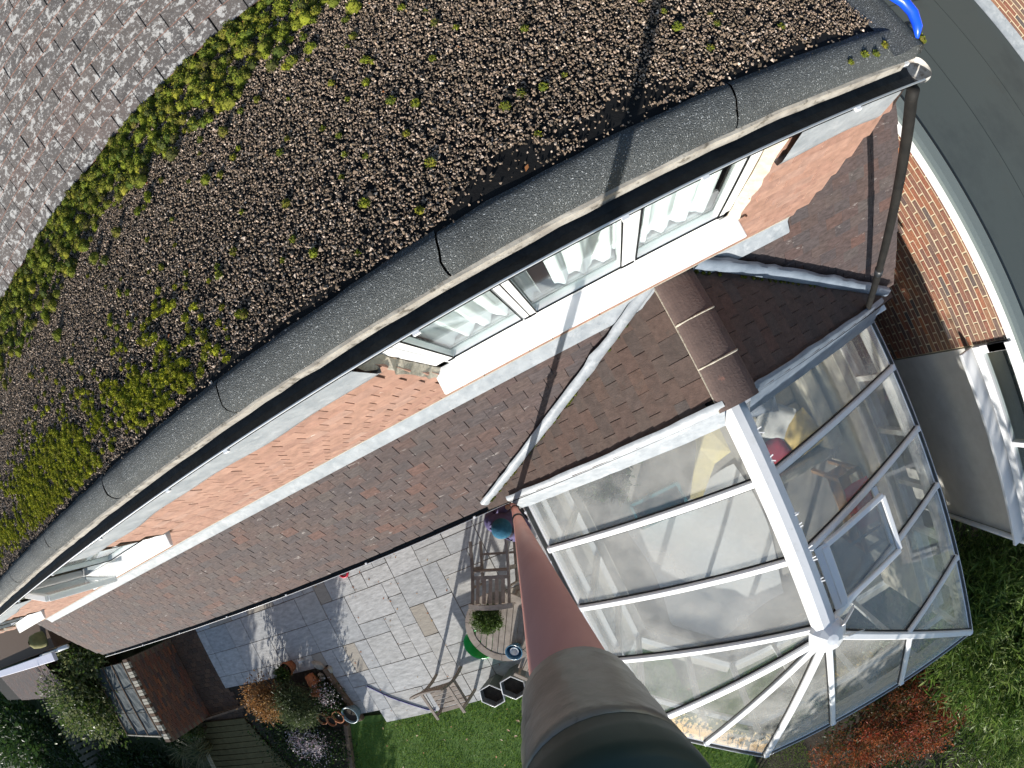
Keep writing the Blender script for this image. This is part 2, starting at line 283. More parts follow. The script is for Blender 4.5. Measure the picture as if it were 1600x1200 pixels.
for k in range(3):
    y0=.01-k*.318; v=[];f=[]; n=15
    for yy,s in((y0,1.0),(y0-.312,1.03)):
        for r in (1.0,.88):
            for i in range(n):
                a=math.pi*i/(n-1); v.append((.75+.146*r*s*math.cos(a),yy,3.884+.058*s*r*math.sin(a)))
    for i in range(n-1): f+=[(i,i+1,2*n+i+1,2*n+i),(n+i+1,n+i,3*n+i,3*n+i+1),(i+1,i,n+i,n+i+1),(2*n+i,2*n+i+1,3*n+i+1,3*n+i)]
    link('ridge_tile',mesh('ridge_tile',v,f,False),M_ridge,house)
    if k: tube('mortar_joint',[(.75+.149*math.cos(a),y0+.003,3.884+.060*math.sin(a)) for a in np.linspace(.05,math.pi-.05,9)],[.004+random.random()*.005 for _ in range(9)],M_fillet,house,6)
beam('mortar_joint',(.602,.0,3.882),(.602,-.94,3.882),.010,.012,M_fillet,house)
# lead work
def leadstrip(name,A,B,side,w,lift,matl,parent,seg=26,wob=.006):
    A=Vector(A);B=Vector(B);side=Vector(side);v=[];f=[]
    nrm=side.cross(B-A).normalized(); nrm*=1 if nrm.z>0 else -1
    for i in range(seg+1):
        p=A.lerp(B,i/seg)
        for k,(q,l) in enumerate(((-.10,lift*.3),(0,lift*.7),(.38,lift),(.85,lift),(1.0,lift*.35))):
            v.append(p+side*(q*w+(random.gauss(0,wob) if k in(0,4) else 0))+nrm*(l+random.gauss(0,.0018)))
    for i in range(seg):
        for k in range(4): a=i*5+k; f.append((a,a+1,a+6,a+5))
    return link(name,mesh(name,v,f,True),matl,parent)
vl=Vector((.587+1.348,.837,3.862-2.887)).normalized(); mn=Vector((0,-RS,1)).normalized()
sd=vl.cross(mn).normalized(); sd=sd if sd.x<0 else -sd
leadstrip('valley_flashing',(.60,.0,3.90),(-1.40,-.865,2.89),sd,.085,.032,M_lead,house,wob=.005)
M_mossedge=M_moss
vr=Vector((2.71-.92,-.85,-.99)).normalized(); sd2=vr.cross(mn).normalized(); sd2=sd2 if sd2.x>0 else -sd2
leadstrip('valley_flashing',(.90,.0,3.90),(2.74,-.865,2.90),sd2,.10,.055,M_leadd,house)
for (xa,xb) in ((-8.95,.60),(.90,1.70)):
    v=[];f=[];seg=int((xb-xa)/.06)
    for i in range(seg+1):
        x=xa+(xb-xa)*i/seg; j=random.gauss(0,.0025)
        v+=[(x,-.004,3.955),(x,-.014,3.90+j),(x,-.022,3.872+j),(x,-.082+random.gauss(0,.003),rz(-.082)+.042+random.gauss(0,.003)),(x,-.086,rz(-.086)+.028)]
    for i in range(seg):
        for k in range(4): a=i*5+k; f.append((a,a+5,a+6,a+1))
    link('apron_flashing',mesh('apron_flashing',v,f,True),M_lead,house)
beam('mortar_joint',(-8.9,-.012,3.962),(1.68,-.012,3.962),.012,.018,M_fillet,house)
# gable abutment flashing against the conservatory
def abut(x0,x1,matl):
    v=[];f=[];seg=20
    for i in range(seg+1):
        x=x0+(x1-x0)*i/seg; z=3.95-.504*abs(x-.74)
        zc=3.67-.5405*abs(x-.74); v+=[(x,-.868+random.gauss(0,.003),z+.026),(x,-.905,z+.032),(x,-1.04,zc+.075),(x,-1.062+random.gauss(0,.002),zc+.045)]
    for i in range(seg):
        for k in range(3): a=i*4+k; f.append((a,a+1,a+5,a+4) if x1>x0 else (a,a+4,a+5,a+1))
    link('abutment_flashing',mesh('abutment_flashing',v,f,True),matl,house)
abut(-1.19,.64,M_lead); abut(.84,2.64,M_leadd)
# lower gutter
def gutter(name,yc,z,r,x0,x1,matl,parent,lipm):
    n=9; pr=[(yc-r*math.cos(math.pi*i/n),z-r*math.sin(math.pi*i/n)) for i in range(n+1)]+[(yc+(r-.004)*math.cos(math.pi*i/n),z-(r-.004)*math.sin(math.pi*i/n)) for i in range(n+1)]
    g=extr(name,pr,'x',x0,x1,matl,parent,closed=True,smooth=False)
    tube('gutter_lip',[(x0,yc-r,z+.001),(x1,yc-r,z+.001)],.0042,lipm,g,6); return g
lg=gutter('lower_gutter',-.897,2.775,.054,-9.62,-1.20,M_black,house,M_white)
for x in (-1.62,-2.95,-4.2,-5.4,-6.65,-7.9,-9.1): box('gutter_clip',x-.012,x+.012,-.957,-.935,2.768,2.785,M_white,lg)
extr('gutter_silt',[(-.94,2.752),(-.897,2.742),(-.855,2.752)],'x',-9.5,-1.22,M_grime,lg)
# ---------------------------------------------------------------- dormer
dorm=house
WIN=[(-.72,1.0),(-5.0,-3.42),(-8.5,-7.0)]   # dormer window openings (x0,x1)
ZS,ZT=4.60,5.46
xs=[-9.0]+[q for w in sorted(WIN) for q in w]+[1.72]
for i in range(0,len(xs),2): box('dormer_wall',xs[i],xs[i+1],.022,.14,3.6,5.69,M_dmortar,house)
for w in WIN:
    box('dormer_wall',w[0],w[1],.022,.14,3.6,ZS-.03,M_dmortar,house); box('dormer_wall',w[0],w[1],.022,.14,ZT+.02,5.69,M_dmortar,house)
box('dormer_cheek',1.60,1.72,.14,1.72,3.7,5.69,M_otile,house); box('dormer_cheek',-9.0,-8.88,.14,1.72,3.7,5.69,M_otile,house)
wt=box('tile_hanging_batten',-9.0,1.72,.012,.02,3.9,3.93,M_dark,house)
def kw(P,u,s):
    for a,b in WIN:
        if a-.06<P.x<b+.06 and ZS-.20<P.z<ZT+.05: return False
    return True
lay(wt,'wall_tile',(-9.0,.006,3.955),(1,0,0),(0,0,1),63,13,.114,.1702,.19,.012,M_otile,300,kw,tilt=.085,jit=.35)
# cement fillets at the window sides and white boards under the eaves
for a,b in WIN:
    for x,s in((a-.035,1),(b+.035,-1)):
        v=[];f=[]
        for i in range(15):
            z=ZS-.02+i*(ZT-ZS+.06)/14; v+=[(x-s*.012+random.gauss(0,.006),-.022+random.gauss(0,.003),z),(x+s*.035+random.gauss(0,.004),.018,z)]
        for i in range(14): f.append((2*i,2*i+1,2*i+3,2*i+2) if s<0 else (2*i,2*i+2,2*i+3,2*i+1))
        link('cement_fillet',mesh('cement_fillet',v,f,False),M_fillet,house)
def waveboard(x0,x1,zb):
    v=[];f=[];n=max(6,int((x1-x0)/.08)); ph=random.random()*6
    for i in range(n+1):
        x=x0+(x1-x0)*i/n; z=zb+.022*math.sin(x*4.1+ph)+.012*math.sin(x*9.7)
        v+=[(x,-.052,5.60),(x,-.046,z+.05),(x,-.036,z),(x,.0,z-.004)]
    for i in range(n):
        for k in range(3): a=i*4+k; f.append((a,a+1,a+5,a+4))
    link('eaves_flashing',mesh('eaves_flashing',v,f,True),M_lead,house)
waveboard(1.06,1.64,5.25); waveboard(-3.36,-.76,5.27); waveboard(-6.95,-5.05,5.27); waveboard(-9.0,-8.55,5.27)
# windows
def dwindow(x0,x1,panes,opn=None):
    w=link('window',mesh('window',*(lambda L:(sum([beamv(*l) for l in L],[]),[tuple(i+8*k for i in q) for k in range(len(L)) for q in BMF]))(
        [((x0,.055,ZS+.06),(x1,.055,ZS+.06),.07,.10),((x0,.055,ZT-.03),(x1,.055,ZT-.03),.07,.07),((x0+.03,.055,ZS+.01),(x0+.03,.055,ZT-.03),.06,.07,(0,1,0)),((x1-.03,.055,ZS+.01),(x1-.03,.055,ZT-.03),.06,.07,(0,1,0))]
        +[(((panes[k][1]+panes[k+1][0])/2,.055,ZS+.01),((panes[k][1]+panes[k+1][0])/2,.055,ZT-.03),.055,.066,(0,1,0)) for k in range(len(panes)-1)])),M_white,house)
    bev(w,.004)
    s=link('sill',mesh('sill',[(x0-.05,-.118,ZS-.02),(x1+.05,-.118,ZS-.02),(x1+.05,.07,ZS-.045),(x0-.05,.07,ZS-.045),(x0-.05,-.118,ZS+.005),(x1+.05,-.118,ZS+.005),(x1+.05,.07,ZS+.03),(x0-.05,.07,ZS+.03)],BF),M_white,w); bev(s,.005)
    for k,(a,b) in enumerate(panes):
        if opn==k: continue
        z0,z1=ZS+.135,ZT-.04
        bev(beams('casement',[((a-.045,.03,z0-.02),(b+.045,.03,z0-.02),.045,.055),((a-.045,.03,z1),(b+.045,.03,z1),.045,.05),((a-.022,.03,z0-.04),(a-.022,.03,z1),.045,.045,(0,1,0)),((b+.022,.03,z0-.04),(b+.022,.03,z1),.045,.045,(0,1,0))],M_white,w),.004)
        beams('gasket',[((a,.004,z0+.006),(b,.004,z0+.006),.006,.005),((a+.002,.004,z0),(a+.002,.004,z1),.005,.006,(0,1,0)),((b-.002,.004,z0),(b-.002,.004,z1),.005,.006,(0,1,0))],M_bitumen,w)
        box('pane',a-.005,b+.005,.028,.034,z0,z1,M_glass,w)
    box('window_board',x0,x1,.07,.34,ZS+.06,ZS+.085,M_white,w)
    return w
w1=dwindow(*WIN[0],[(-.60,-.20),(-.125,.345),(.425,.905)])
w2=dwindow(*WIN[1],[(-4.88,-4.32),(-4.2,-3.55)],opn=0)
w3=dwindow(*WIN[2],[(-8.4,-7.8),(-7.7,-7.1)])
# open casement of the far window, swung outward
def swing(x,y,ang,L,w):
    d=Vector((math.cos(ang),math.sin(ang),0)); p=Vector((x,y,0)); z0,z1=ZS+.1,ZT-.05
    bev(beams('open_casement',[(p+V(0,0,z0),p+d*L+V(0,0,z0),.05,.06),(p+V(0,0,z1),p+d*L+V(0,0,z1),.05,.06),(p+V(0,0,z0),p+V(0,0,z1),.05,.06,tuple(d)),(p+d*L+V(0,0,z0),p+d*L+V(0,0,z1),.05,.06,tuple(d))],M_white,w),.004)
    q=V(-d.y,d.x,0)*.004; poly('pane',[p+V(0,0,z0)+q,p+d*L+V(0,0,z0)+q,p+d*L+V(0,0,z1)+q,p+V(0,0,z1)+q],M_glass,w,.006)
swing(-4.90,-.01,math.radians(-13),.6,w2)
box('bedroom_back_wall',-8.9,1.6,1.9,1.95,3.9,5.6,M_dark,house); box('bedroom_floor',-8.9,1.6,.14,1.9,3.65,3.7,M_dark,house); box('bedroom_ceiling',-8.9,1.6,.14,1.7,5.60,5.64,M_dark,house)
def curtain(x0,x1,label,folds,y=.088,grp=None):
    n=int((x1-x0)/.010); v=[];f=[]; ph=random.random()*6
    for i in range(n+1):
        x=x0+(x1-x0)*i/n; yy=y+.020*math.sin(folds*2*math.pi*i/n+ph)+.006*math.sin(folds*4.6*math.pi*i/n+ph*2)
        v+=[(x,yy,ZT+.1),(x,yy+.004*math.sin(i),5.0),(x,yy*1.02,ZS+.115)]
    for i in range(n):
        for k in range(2): a=i*3+k; f.append((a,a+1,a+4,a+3))
    o=link('curtain',mesh('curtain',v,f,True),M_cloth); tag(o,label,'curtain',grp or 'white curtains in the dormer windows'); return o
curtain(-.64,-.17,'white pleated curtain behind the left pane of the triple dormer window',4.5)
curtain(.02,.38,'white curtain drawn to the right in the middle pane of the triple dormer window',3)
curtain(-.13,-.06,'narrow bunched white curtain at the left edge of the middle dormer pane',1)
curtain(.41,.92,'white pleated curtain behind the right pane of the triple dormer window',4.5)
curtain(-4.3,-3.6,'white curtain in the far window with the open casement',5)
# flat roof, felt edge, drip board, gutter
box('dormer_flat_roof',-9.15,1.585,.045,1.80,5.69,5.806,M_bitumen,house)
box('soffit_board',-9.1,1.6,-.020,.02,5.60,5.688,M_whited,house)
jx=[-9.15,-7.7,-6.75,-5.8,-4.85,-3.92,-2.95,-2.05,-1.145,-.24,.72,1.60]
for a,b in zip(jx[:-1],jx[1:]):
    hw=[(.088,5.8075),(.078,5.815),(.066,5.821),(.05,5.822),(.025,5.816),(.0,5.801),(-.016,5.782),(-.024,5.757),(-.0245,5.728)]
    n=len(hw);v=[];f=[];seg=10
    for i in range(seg+1):
        x=a+.0035+(b-a-.007)*i/seg
        for k,(p,q) in enumerate(hw): v.append((x+(.035*math.sin((p+.03)*9) if i in(0,seg) else 0)*(1 if k<5 else .4),p+random.gauss(0,.0012)+(random.gauss(0,.003) if k==0 else 0),q+random.gauss(0,.0012)))
    for i in range(seg):
        for k in range(n-1): c=i*n+k; f.append((c,c+1,c+n+1,c+n))
    link('felt_edging',mesh('felt_edging',v,f,True),M_felt,house)
v=[];f=[]   # felt return along the right side of the flat roof
for i in range(15):
    y=-.03+i*1.75/14
    v+=[(1.40+random.gauss(0,.012),y,5.809),(1.47,y,5.817),(1.50,y,5.838),(1.55,y,5.84),(1.585,y,5.82),(1.60,y,5.76)]
for i in range(14):
    for k in range(5): c=i*6+k; f.append((c,c+1,c+7,c+6))
link('felt_edging',mesh('felt_edging',v,f,True),M_felt,house)
dbv=[];dbf=[];n=120
for i in range(n+1):
    x=-9.15+10.68*i/n; j=random.gauss(0,.0022)
    dbv+=[(x,-.022,5.68),(x,-.022,5.727),(x,-.0345+j*.7,5.724+random.gauss(0,.0010)),(x,-.0355+j*.7,5.68)]
for i in range(n):
    for k in range(3): c=i*4+k; dbf.append((c,c+4,c+5,c+1))
link('drip_board',mesh('drip_board',dbv,dbf),M_cream,house)
ug=gutter('upper_gutter',-.050,5.697,.053,-9.15,1.60,M_black,house,M_white)
extr('gutter_silt',[(-.10,5.668),(-.054,5.655),(-.01,5.668)],'x',-9.1,1.58,M_grime,ug)
for x in (1.20,.56,.285,-.42,-1.3,-1.72,-2.45,-3.3,-4.3): box('gutter_clip',x-.012,x+.012,-.116,-.10,5.685,5.70,M_white,ug)
v=[];f=[];n=10   # rounded stop end of the upper gutter
for i in range(n+1):
    a=math.pi*i/n
    for k in range(7):
        b=math.pi/2*k/6; v.append((1.60+.075*math.sin(b)*math.sin(a)**.5,-.054-.057*math.cos(a)*math.cos(b*.35),5.70-.057*math.sin(a)*math.cos(b)))
for i in range(n):
    for k in range(6): c=i*7+k; f.append((c,c+1,c+8,c+7))
link('gutter_stop_end',mesh('gutter_stop_end',v,f,True),mat('stained_white',(.34,.31,.27),(.62,.61,.58),scale=22,rough=.6,spots=((.12,.08,.05),30,.52,.66,.7)),ug)
dp=[V(1.585,-.095,5.63),V(1.60,-.11,5.57),V(1.66,-.16,5.40),V(2.43,-.925,2.98),V(2.47,-.95,2.80)]
pipe=tube('downpipe',dp,.027,mat('black_pipe',(.007,.007,.007),(.016,.015,.014),scale=14,rough=.7,bump=.1,bscale=30,spec=.2,spots=((.03,.028,.025),9,.6,.8,.4)),house,14)
pj=dp[2].lerp(dp[3],.62); dd=(dp[3]-dp[2]).normalized(); tube('pipe_socket',[pj-dd*.04,pj+dd*.04],.032,M_black,pipe,14)
hop=box('rainwater_hopper',2.60,2.74,-1.0,-.88,2.70,2.85,M_white,house,.006)
box('barge_board',2.80,2.83,-.86,-.84,2.64,2.80,M_white,house)
# ---------------------------------------------------------------- gravel and moss on the flat roof
N_=235000
gx=RNG.uniform(-6.2,1.47,N_); gy=RNG.uniform(.02,1.70,N_)
def wob(x,s=1.0): return np.sin(x*5.3*s+1)+.6*np.sin(x*11.7*s+2.2)+.35*np.sin(x*23.1*s)
edge=.108+.013*wob(gx)+.007*wob(gx,3.1)+np.where((gx>-.15)&(gx<.8),.022*np.maximum(0,wob(gx,.8)),0)
bare=((gx-.03)/.17)**2+((gy-.135-.02*np.sin(gx*19))/.055)**2<1
bare|=((gx-.42)/.20)**2+((gy-.15+.02*np.sin(gx*23))/.045)**2<1; bare|=((gx+.75)/.3)**2+((gy-.095)/.03)**2<1; bare|=((gx-.95)/.2)**2+((gy-.10)/.03)**2<1
keepg=(gy>edge)&(~bare|(RNG.random(N_)<.12))&(gx<1.43+.02*np.sin(gy*20))
# thin out with distance from the camera: stones there fall below a pixel or two
keepg|=(gy>edge-.055)&(gy>.03)&(RNG.random(N_)<.11)&(gx<1.4)
far=np.clip((-gx-3.0)/3.5,0,.5); keepg&=RNG.random(N_)>far
gx=gx[keepg];gy=gy[keepg];n=len(gx)
oc=np.array([(1,0,-.45),(0,1,-.45),(-1,0,-.45),(0,-1,-.45),(0,0,.85)],float)
of=np.array([(0,1,4),(1,2,4),(2,3,4),(3,0,4)])
sz=np.exp(RNG.normal(math.log(.0038),.27,n))*(1+.35*np.clip((-gx-2)/3,0,1)); S=sz[:,None]*RNG.uniform(.7,1.25,(n,3))
vv=oc[None]*S[:,None,:]*(1+RNG.normal(0,.16,(n,5,1))); vv[:,4,:2]+=RNG.normal(0,.45,(n,2))*sz[:,None]
q=RNG.normal(size=(n,4))*np.array([.6,.22,.22,1.0]); q/=np.linalg.norm(q,axis=1,keepdims=True); w_,x_,y_,z_=q.T
Rm=np.stack([np.stack([1-2*(y_*y_+z_*z_),2*(x_*y_-z_*w_),2*(x_*z_+y_*w_)],-1),np.stack([2*(x_*y_+z_*w_),1-2*(x_*x_+z_*z_),2*(y_*z_-x_*w_)],-1),np.stack([2*(x_*z_-y_*w_),2*(y_*z_+x_*w_),1-2*(x_*x_+y_*y_)],-1)],1)
vv=np.einsum('nij,nkj->nki',Rm,vv); gz=5.807+sz*.55+RNG.random(n)*.005
vv+=np.stack([gx,gy,gz],1)[:,None,:]
ff=of[None]+(np.arange(n)*5)[:,None,None]
g=link('gravel',npmesh('gravel',vv.reshape(-1,3),ff.reshape(-1,3),np.repeat(RNG.random(n),5)),M_stone); tag(g,'pinkish white roofing gravel scattered over the flat dormer roof','gravel',None,'stuff')
def mossclump(P,Rr,h):
    """tuft leaves over a dome; returns quads"""
    k=int(34+Rr*2300); k=min(k,120)
    th=RNG.random(k)*2*math.pi; ph=np.arccos(RNG.random(k)*.97)
    nn=np.stack([np.sin(ph)*np.cos(th),np.sin(ph)*np.sin(th),np.cos(ph)],1); pos=P+nn*np.array([Rr,Rr,h])
    up=nn*[1,1,1.2]+RNG.normal(0,.35,(k,3)); up/=np.linalg.norm(up,axis=1,keepdims=True); sd=np.cross(up,RNG.normal(size=(k,3))); sd/=np.linalg.norm(sd,axis=1,keepdims=True)
    l=(.0034+.0036*RNG.random(k))[:,None]; w=l*.6
    return np.stack([pos-sd*w-up*l*.4,pos+sd*w-up*l*.4,pos+up*l*1.1],1)
def dome(P,Rr,h):
    n=7;v=[P+np.array([0,0,h])]
    for r,z in((.62,.8),(1.0,.25),(1.05,-.25)):
        for i in range(n): a=2*math.pi*(i+r)/n; s=1+RNG.normal(0,.12); v.append(P+np.array([Rr*r*s*math.cos(a),Rr*r*s*math.sin(a),h*z]))
    f=[(0,1+i,1+(i+1)%n) for i in range(n)]
    for r in(0,1):
        for i in range(n): a=1+r*n+i;b=1+r*n+(i+1)%n; f+=[(a,a+n,b),(b,a+n,b+n)]
    return np.array(v),f
mv=[];mf=[];mr=[];k0=0
def addclump(x,y,Rr,h):
    global k0
    P=np.array([x,y,5.812]); c=RNG.random()
    T=mossclump(P,Rr,h); m=len(T); mv.append(T.reshape(-1,3)); mf.append(np.arange(m*3).reshape(-1,3)+k0); mr.append(np.repeat((c+RNG.normal(0,.13,m))%1,3)); k0+=m*3
    v,f=dome(P,Rr*.93,h*.95); mv.append(v); mf.append(np.array(f)+k0); mr.append(np.full(len(v),c)); k0+=len(v)
for _ in range(3800):   # bank of moss below the tiles
    y=1.70-abs(RNG.normal(0,.32)); x=RNG.uniform(-5.2,.05)
    if y<.85 or (x>-.25 and RNG.random()<.5): continue
    lim=1.17-.07*math.sin(x*5)-.05*math.sin(x*13)
    if y<lim and RNG.random()>.18: continue
    if math.sin(x*21+y*9)+math.sin(y*33-x*7)+RNG.normal(0,.7)<-.75: continue
    s=RNG.uniform(.010,.034); addclump(x,y,s,s*RNG.uniform(.8,1.5))
def flushmoss(label,matl):
    global mv,mf,mr,k0
    mo=link('moss',npmesh('moss',np.concatenate(mv),np.concatenate(mf),np.concatenate(mr)),matl); tag(mo,label,'moss',None,'stuff'); mv=[];mf=[];mr=[];k0=0
flushmoss('thick bank of green moss along the foot of the grey tiled roof',M_moss)
for _ in range(5200):   # yellow-green patches along the front left
    x=-.95-abs(RNG.normal(0,1.1))-RNG.random()*2.0; y=.12+abs(RNG.normal(0,.17))+max(0,min(.12,(-x-1)*.06))*RNG.random()
    d=math.sin(x*4.1)+math.sin(x*9.3+y*14)+.8*math.sin(y*23+x*3)+1.1*math.sin(x*31+y*17)
    if d+RNG.normal(0,1.5)<.85-(.8 if -3.6<x<-1.3 else 0)+max(0,(x+1.2)*2.5) or x<-5.2: continue
    s=RNG.uniform(.006,.018); addclump(x,y,s,s*RNG.uniform(.6,1.2))
flushmoss('bright yellow-green moss patches along the front left of the gravel roof',M_moss2)
for _ in range(380):    # scattered cushions
    x=RNG.uniform(-5.2,1.35); y=RNG.uniform(.15,1.6); s=RNG.uniform(.006,.017)
    if x>0 and RNG.random()<.45: continue
    addclump(x,y,s,s*1.0)
for x,y,s in ((1.40,.02,.013),(1.33,-.0,.011),(1.28,.01,.012),(1.60,-.0,.02),(1.2,.0,.008)): addclump(x,y,s,s*1.2)
for i in range(46):     # tufts along the left valley edge
    t=RNG.random()**.7; p=Vector((.60,.0,3.86)).lerp(V(-1.40,-.865,2.89),t); m0=k0; addclump(p.x+.045,p.y+.01,RNG.uniform(.008,.02),.014); dz=p.z+.035-5.812
    mv[-1][:,2]+=dz; mv[-2][:,2]+=dz
for i in range(40):
    t=RNG.random(); p=Vector((.90,.0,3.86)).lerp(V(2.74,-.865,2.90),t); addclump(p.x-.03,p.y-.02,RNG.uniform(.008,.016),.014); dz=p.z+.03-5.812; mv[-1][:,2]+=dz; mv[-2][:,2]+=dz
flushmoss('scattered green moss cushions on the gravel and along the valley edges',M_moss)
# fallen leaves and flakes lying on roof, patio and lawn
M_leaf=leafmat('fallen_leaf',[(.42,.13,.05),(.50,.22,.08),(.30,.12,.06),(.52,.34,.16),(.16,.10,.06)],tr=.2)
def leafbits(name,spots,label,size=(.012,.03)):
    v=[];f=[];r=[]
    for i,(x,y,z) in enumerate(spots):
        s=random.uniform(*size); a=random.random()*6; c,d=math.cos(a)*s,math.sin(a)*s; k=len(v)
        v+=[(x-c,y-d,z+.004),(x-d*.5,y+c*.5,z+.008),(x+c,y+d,z+.004),(x+d*.5,y-c*.5,z+.007)]; f.append((k,k+1,k+2,k+3)); r+=[random.random()]*4
    o=link(name,npmesh(name,np.array(v),np.array(f),np.array(r)),M_leaf); tag(o,label,'leaves',None,'stuff')
leafbits('fallen_leaves',[(random.uniform(-4.5,.3),1.67-abs(random.gauss(0,.15)),5.83) for _ in range(60)]+[(random.uniform(-3,1.4),random.uniform(.1,1.6),5.822) for _ in range(40)],'orange fallen leaves caught on the gravel roof',(.006,.013))
# blue hose hanging over the roof corner
hp=[(1.36,.37,5.92),(1.42,.25,5.935),(1.478,.16,5.94),(1.522,.10,5.935),(1.538,.055,5.92),(1.528,.012,5.90),(1.50,-.022,5.88)]
hz=thing('blue_hose','glossy blue bent hose end lying over the right corner of the gravel roof','hose',hp[0])
tube('hose_body',hp,[.027,.027,.027,.027,.025,.021,.006],mat('blue_plastic',(.008,.07,.75),(.01,.09,.85),rough=.3,spec=.5),hz,18)
for t in (0,.012): tube('wire_clip',[(1.480+t+.030*math.cos(a)*.75,.158-t+.030*math.cos(a)*.62,5.94+.030*math.sin(a)) for a in np.linspace(0,2*math.pi,17)],.0025,M_lead,hz,6)
# ================================================================ CONSERVATORY
cons=thing('conservatory','white framed glass conservatory with hipped roof and faceted end beside the patio','conservatory',(.74,-2.9,0))
RX,RZ,EZ=.74,3.67,2.67; XL,XR=-1.11,2.60; YB,YH,YF=-1.0,-2.91,-4.77; HUB=V(RX,YH,RZ)
CL,CF,CC=V(XL,-3.72,EZ),V(-.06,YF,EZ),V(XR,YF,EZ)
ZF=.42  # inner floor level
M_bar=mat('weathered_white_bar',(.70,.71,.715),(.76,.765,.77),scale=5,rough=.35,spec=.45,spots=((.40,.42,.36),26,.60,.74,.45),spots2=((.52,.52,.50),7,.56,.75,.5))
M_gask=mat('black_gasket',(.008,.008,.009),rough=.5)
def rafter(p0,p1,w=.058,ends=True):
    p0=Vector(p0);p1=Vector(p1); d=(p1-p0).normalized()
    r=beam('rafter',p0+V(0,0,.022),p1+V(0,0,.022),w,.05,M_bar,cons,b=.012)
    beam('gasket',p0+V(0,0,.006),p1+V(0,0,.006),w+.022,.014,M_gask,r)
    e=p1+d*.004; box('end_cap',e.x-.03,e.x+.03,e.y-.03,e.y+.03,e.z-.025,e.z+.05,M_white,r,.008)
    return r
for y in (-1.53,-2.19,-2.83):
    rafter((RX-.08,y,RZ-.08*.54),(XL,y,EZ)); rafter((RX+.08,y,RZ-.08*.54),(XR,y,EZ))
for p in (CL,V(-.585,-4.245,EZ),CF,V(.73,YF,EZ),CC): rafter(HUB+(p-HUB)*.07,p,.07 if p in(CL,CF,CC) else .058)
rafter((1.548,-3.72,3.234),(XR,-3.72,EZ)); rafter((1.60,-3.775,3.206),(1.60,YF,EZ))
# roof panes: left, right, faceted end
def pane(*pts):
    return poly('roof_pane',pts,M_rglass,cons,.006)
ysl=[YB,-1.53,-2.19,-2.83]
for a,b in zip(ysl[:-1],ysl[1:]):
    pane((RX,a,RZ),(XL,a,EZ),(XL,b,EZ),(RX,b,RZ)); pane((RX,b,RZ),(XR,b,EZ),(XR,a,EZ),(RX,a,RZ))
pane((RX,-2.83,RZ),(XL,-2.83,EZ),CL,HUB); pane(HUB,CL,(-.585,-4.245,EZ)); pane(HUB,(-.585,-4.245,EZ),CF); pane(HUB,CF,(.73,YF,EZ)); pane(HUB,(.73,YF,EZ),(1.60,YF,EZ),(1.60,-3.775,3.206)); pane((1.60,-3.775,3.206),(1.60,YF,EZ),CC)
pane((RX,-2.83,RZ),HUB,(1.548,-3.72,3.234),(XR,-3.72,EZ),(XR,-2.83,EZ)); pane((1.548,-3.72,3.234),CC,(XR,-3.72,EZ))
# ridge
rdg=link('ridge_beam',mesh('ridge_beam',[(RX-.10,YB+.08,RZ+.0),(RX+.10,YB+.08,RZ+.0),(RX+.085,YB+.08,RZ+.055),(RX+.03,YB+.08,RZ+.085),(RX-.03,YB+.08,RZ+.085),(RX-.085,YB+.08,RZ+.055)]+[(RX-.10,YH-.02,RZ),(RX+.10,YH-.02,RZ),(RX+.085,YH-.02,RZ+.055),(RX+.03,YH-.02,RZ+.085),(RX-.03,YH-.02,RZ+.085),(RX-.085,YH-.02,RZ+.055)],[(0,1,2,3,4,5),(11,10,9,8,7,6)]+[(i,i+6,(i+1)%6+6,(i+1)%6) for i in range(6)]),M_bar,cons)
for i in range(13): # broken stubs of ridge cresting
    y=YB-.12-i*.142+random.gauss(0,.03)
    if random.random()<.3: continue
    for k in range(2): beam('cresting_stub',(RX+.07,y+k*.02,RZ+.06),(RX+.098+random.random()*.015,y+k*.035-.01+random.gauss(0,.008),RZ+.065+random.random()*.012),.008,.008,M_white,rdg)
hb=lathe('hub_cap',[(.0,.13),(.05,.125),(.11,.085),(.15,.045),(.165,.01),(.15,-.01)],M_white,cons,(RX,YH,RZ),10,False)
poly('finial_fin',[(RX+.10,YH+.02,RZ+.05),(RX+.27,YH+.13,RZ+.03),(RX+.22,YH+.18,RZ+.16),(RX+.12,YH+.10,RZ+.16)],M_whited,hb,.006); poly('finial_fin',[(RX+.08,YH-.04,RZ+.06),(RX+.12,YH-.02,RZ+.15),(RX+.29,YH-.13,RZ+.04)],M_whited,hb,.006)
# eaves beam, gutter, walls
EV=[V(XL,YB+.05,EZ),CL,CF,CC,V(XR,YB+.05,EZ)]
def outset(P,d):
    c=V(.74,-2.6,0); out=[]
    for i,p in enumerate(P):
        ds=[]
        for a,b in((i-1,i),(i,i+1)):
            if 0<=a and b<len(P):
                e=(P[b]-P[a]).normalized(); ds.append(V(e.y,-e.x,0) if (V(e.y,-e.x,0)).dot((P[a]+P[b])/2-c)>0 else V(-e.y,e.x,0))
        n=ds[0] if len(ds)==1 else (ds[0]+ds[1])/(1+ds[0].dot(ds[1])); out.append(p+n*d)
    return out
for (d0,d1,z0,z1,nm,mm) in ((-.05,.02,-.12,-.012,'eaves_beam',M_white),):
    A=outset(EV,d0);B=outset(EV,d1)
    for i in range(4):
        v=[A[i]+V(0,0,z0),B[i]+V(0,0,z0),B[i+1]+V(0,0,z0),A[i+1]+V(0,0,z0),A[i]+V(0,0,z1),B[i]+V(0,0,z1),B[i+1]+V(0,0,z1),A[i+1]+V(0,0,z1)]
        link(nm,mesh(nm,v,BF),mm,cons)
M_alu=mat('grey_weathered_gutter',(.20,.20,.19),(.34,.34,.33),scale=15,rough=.6,spots=((.1,.09,.07),20,.6,.7,.6))
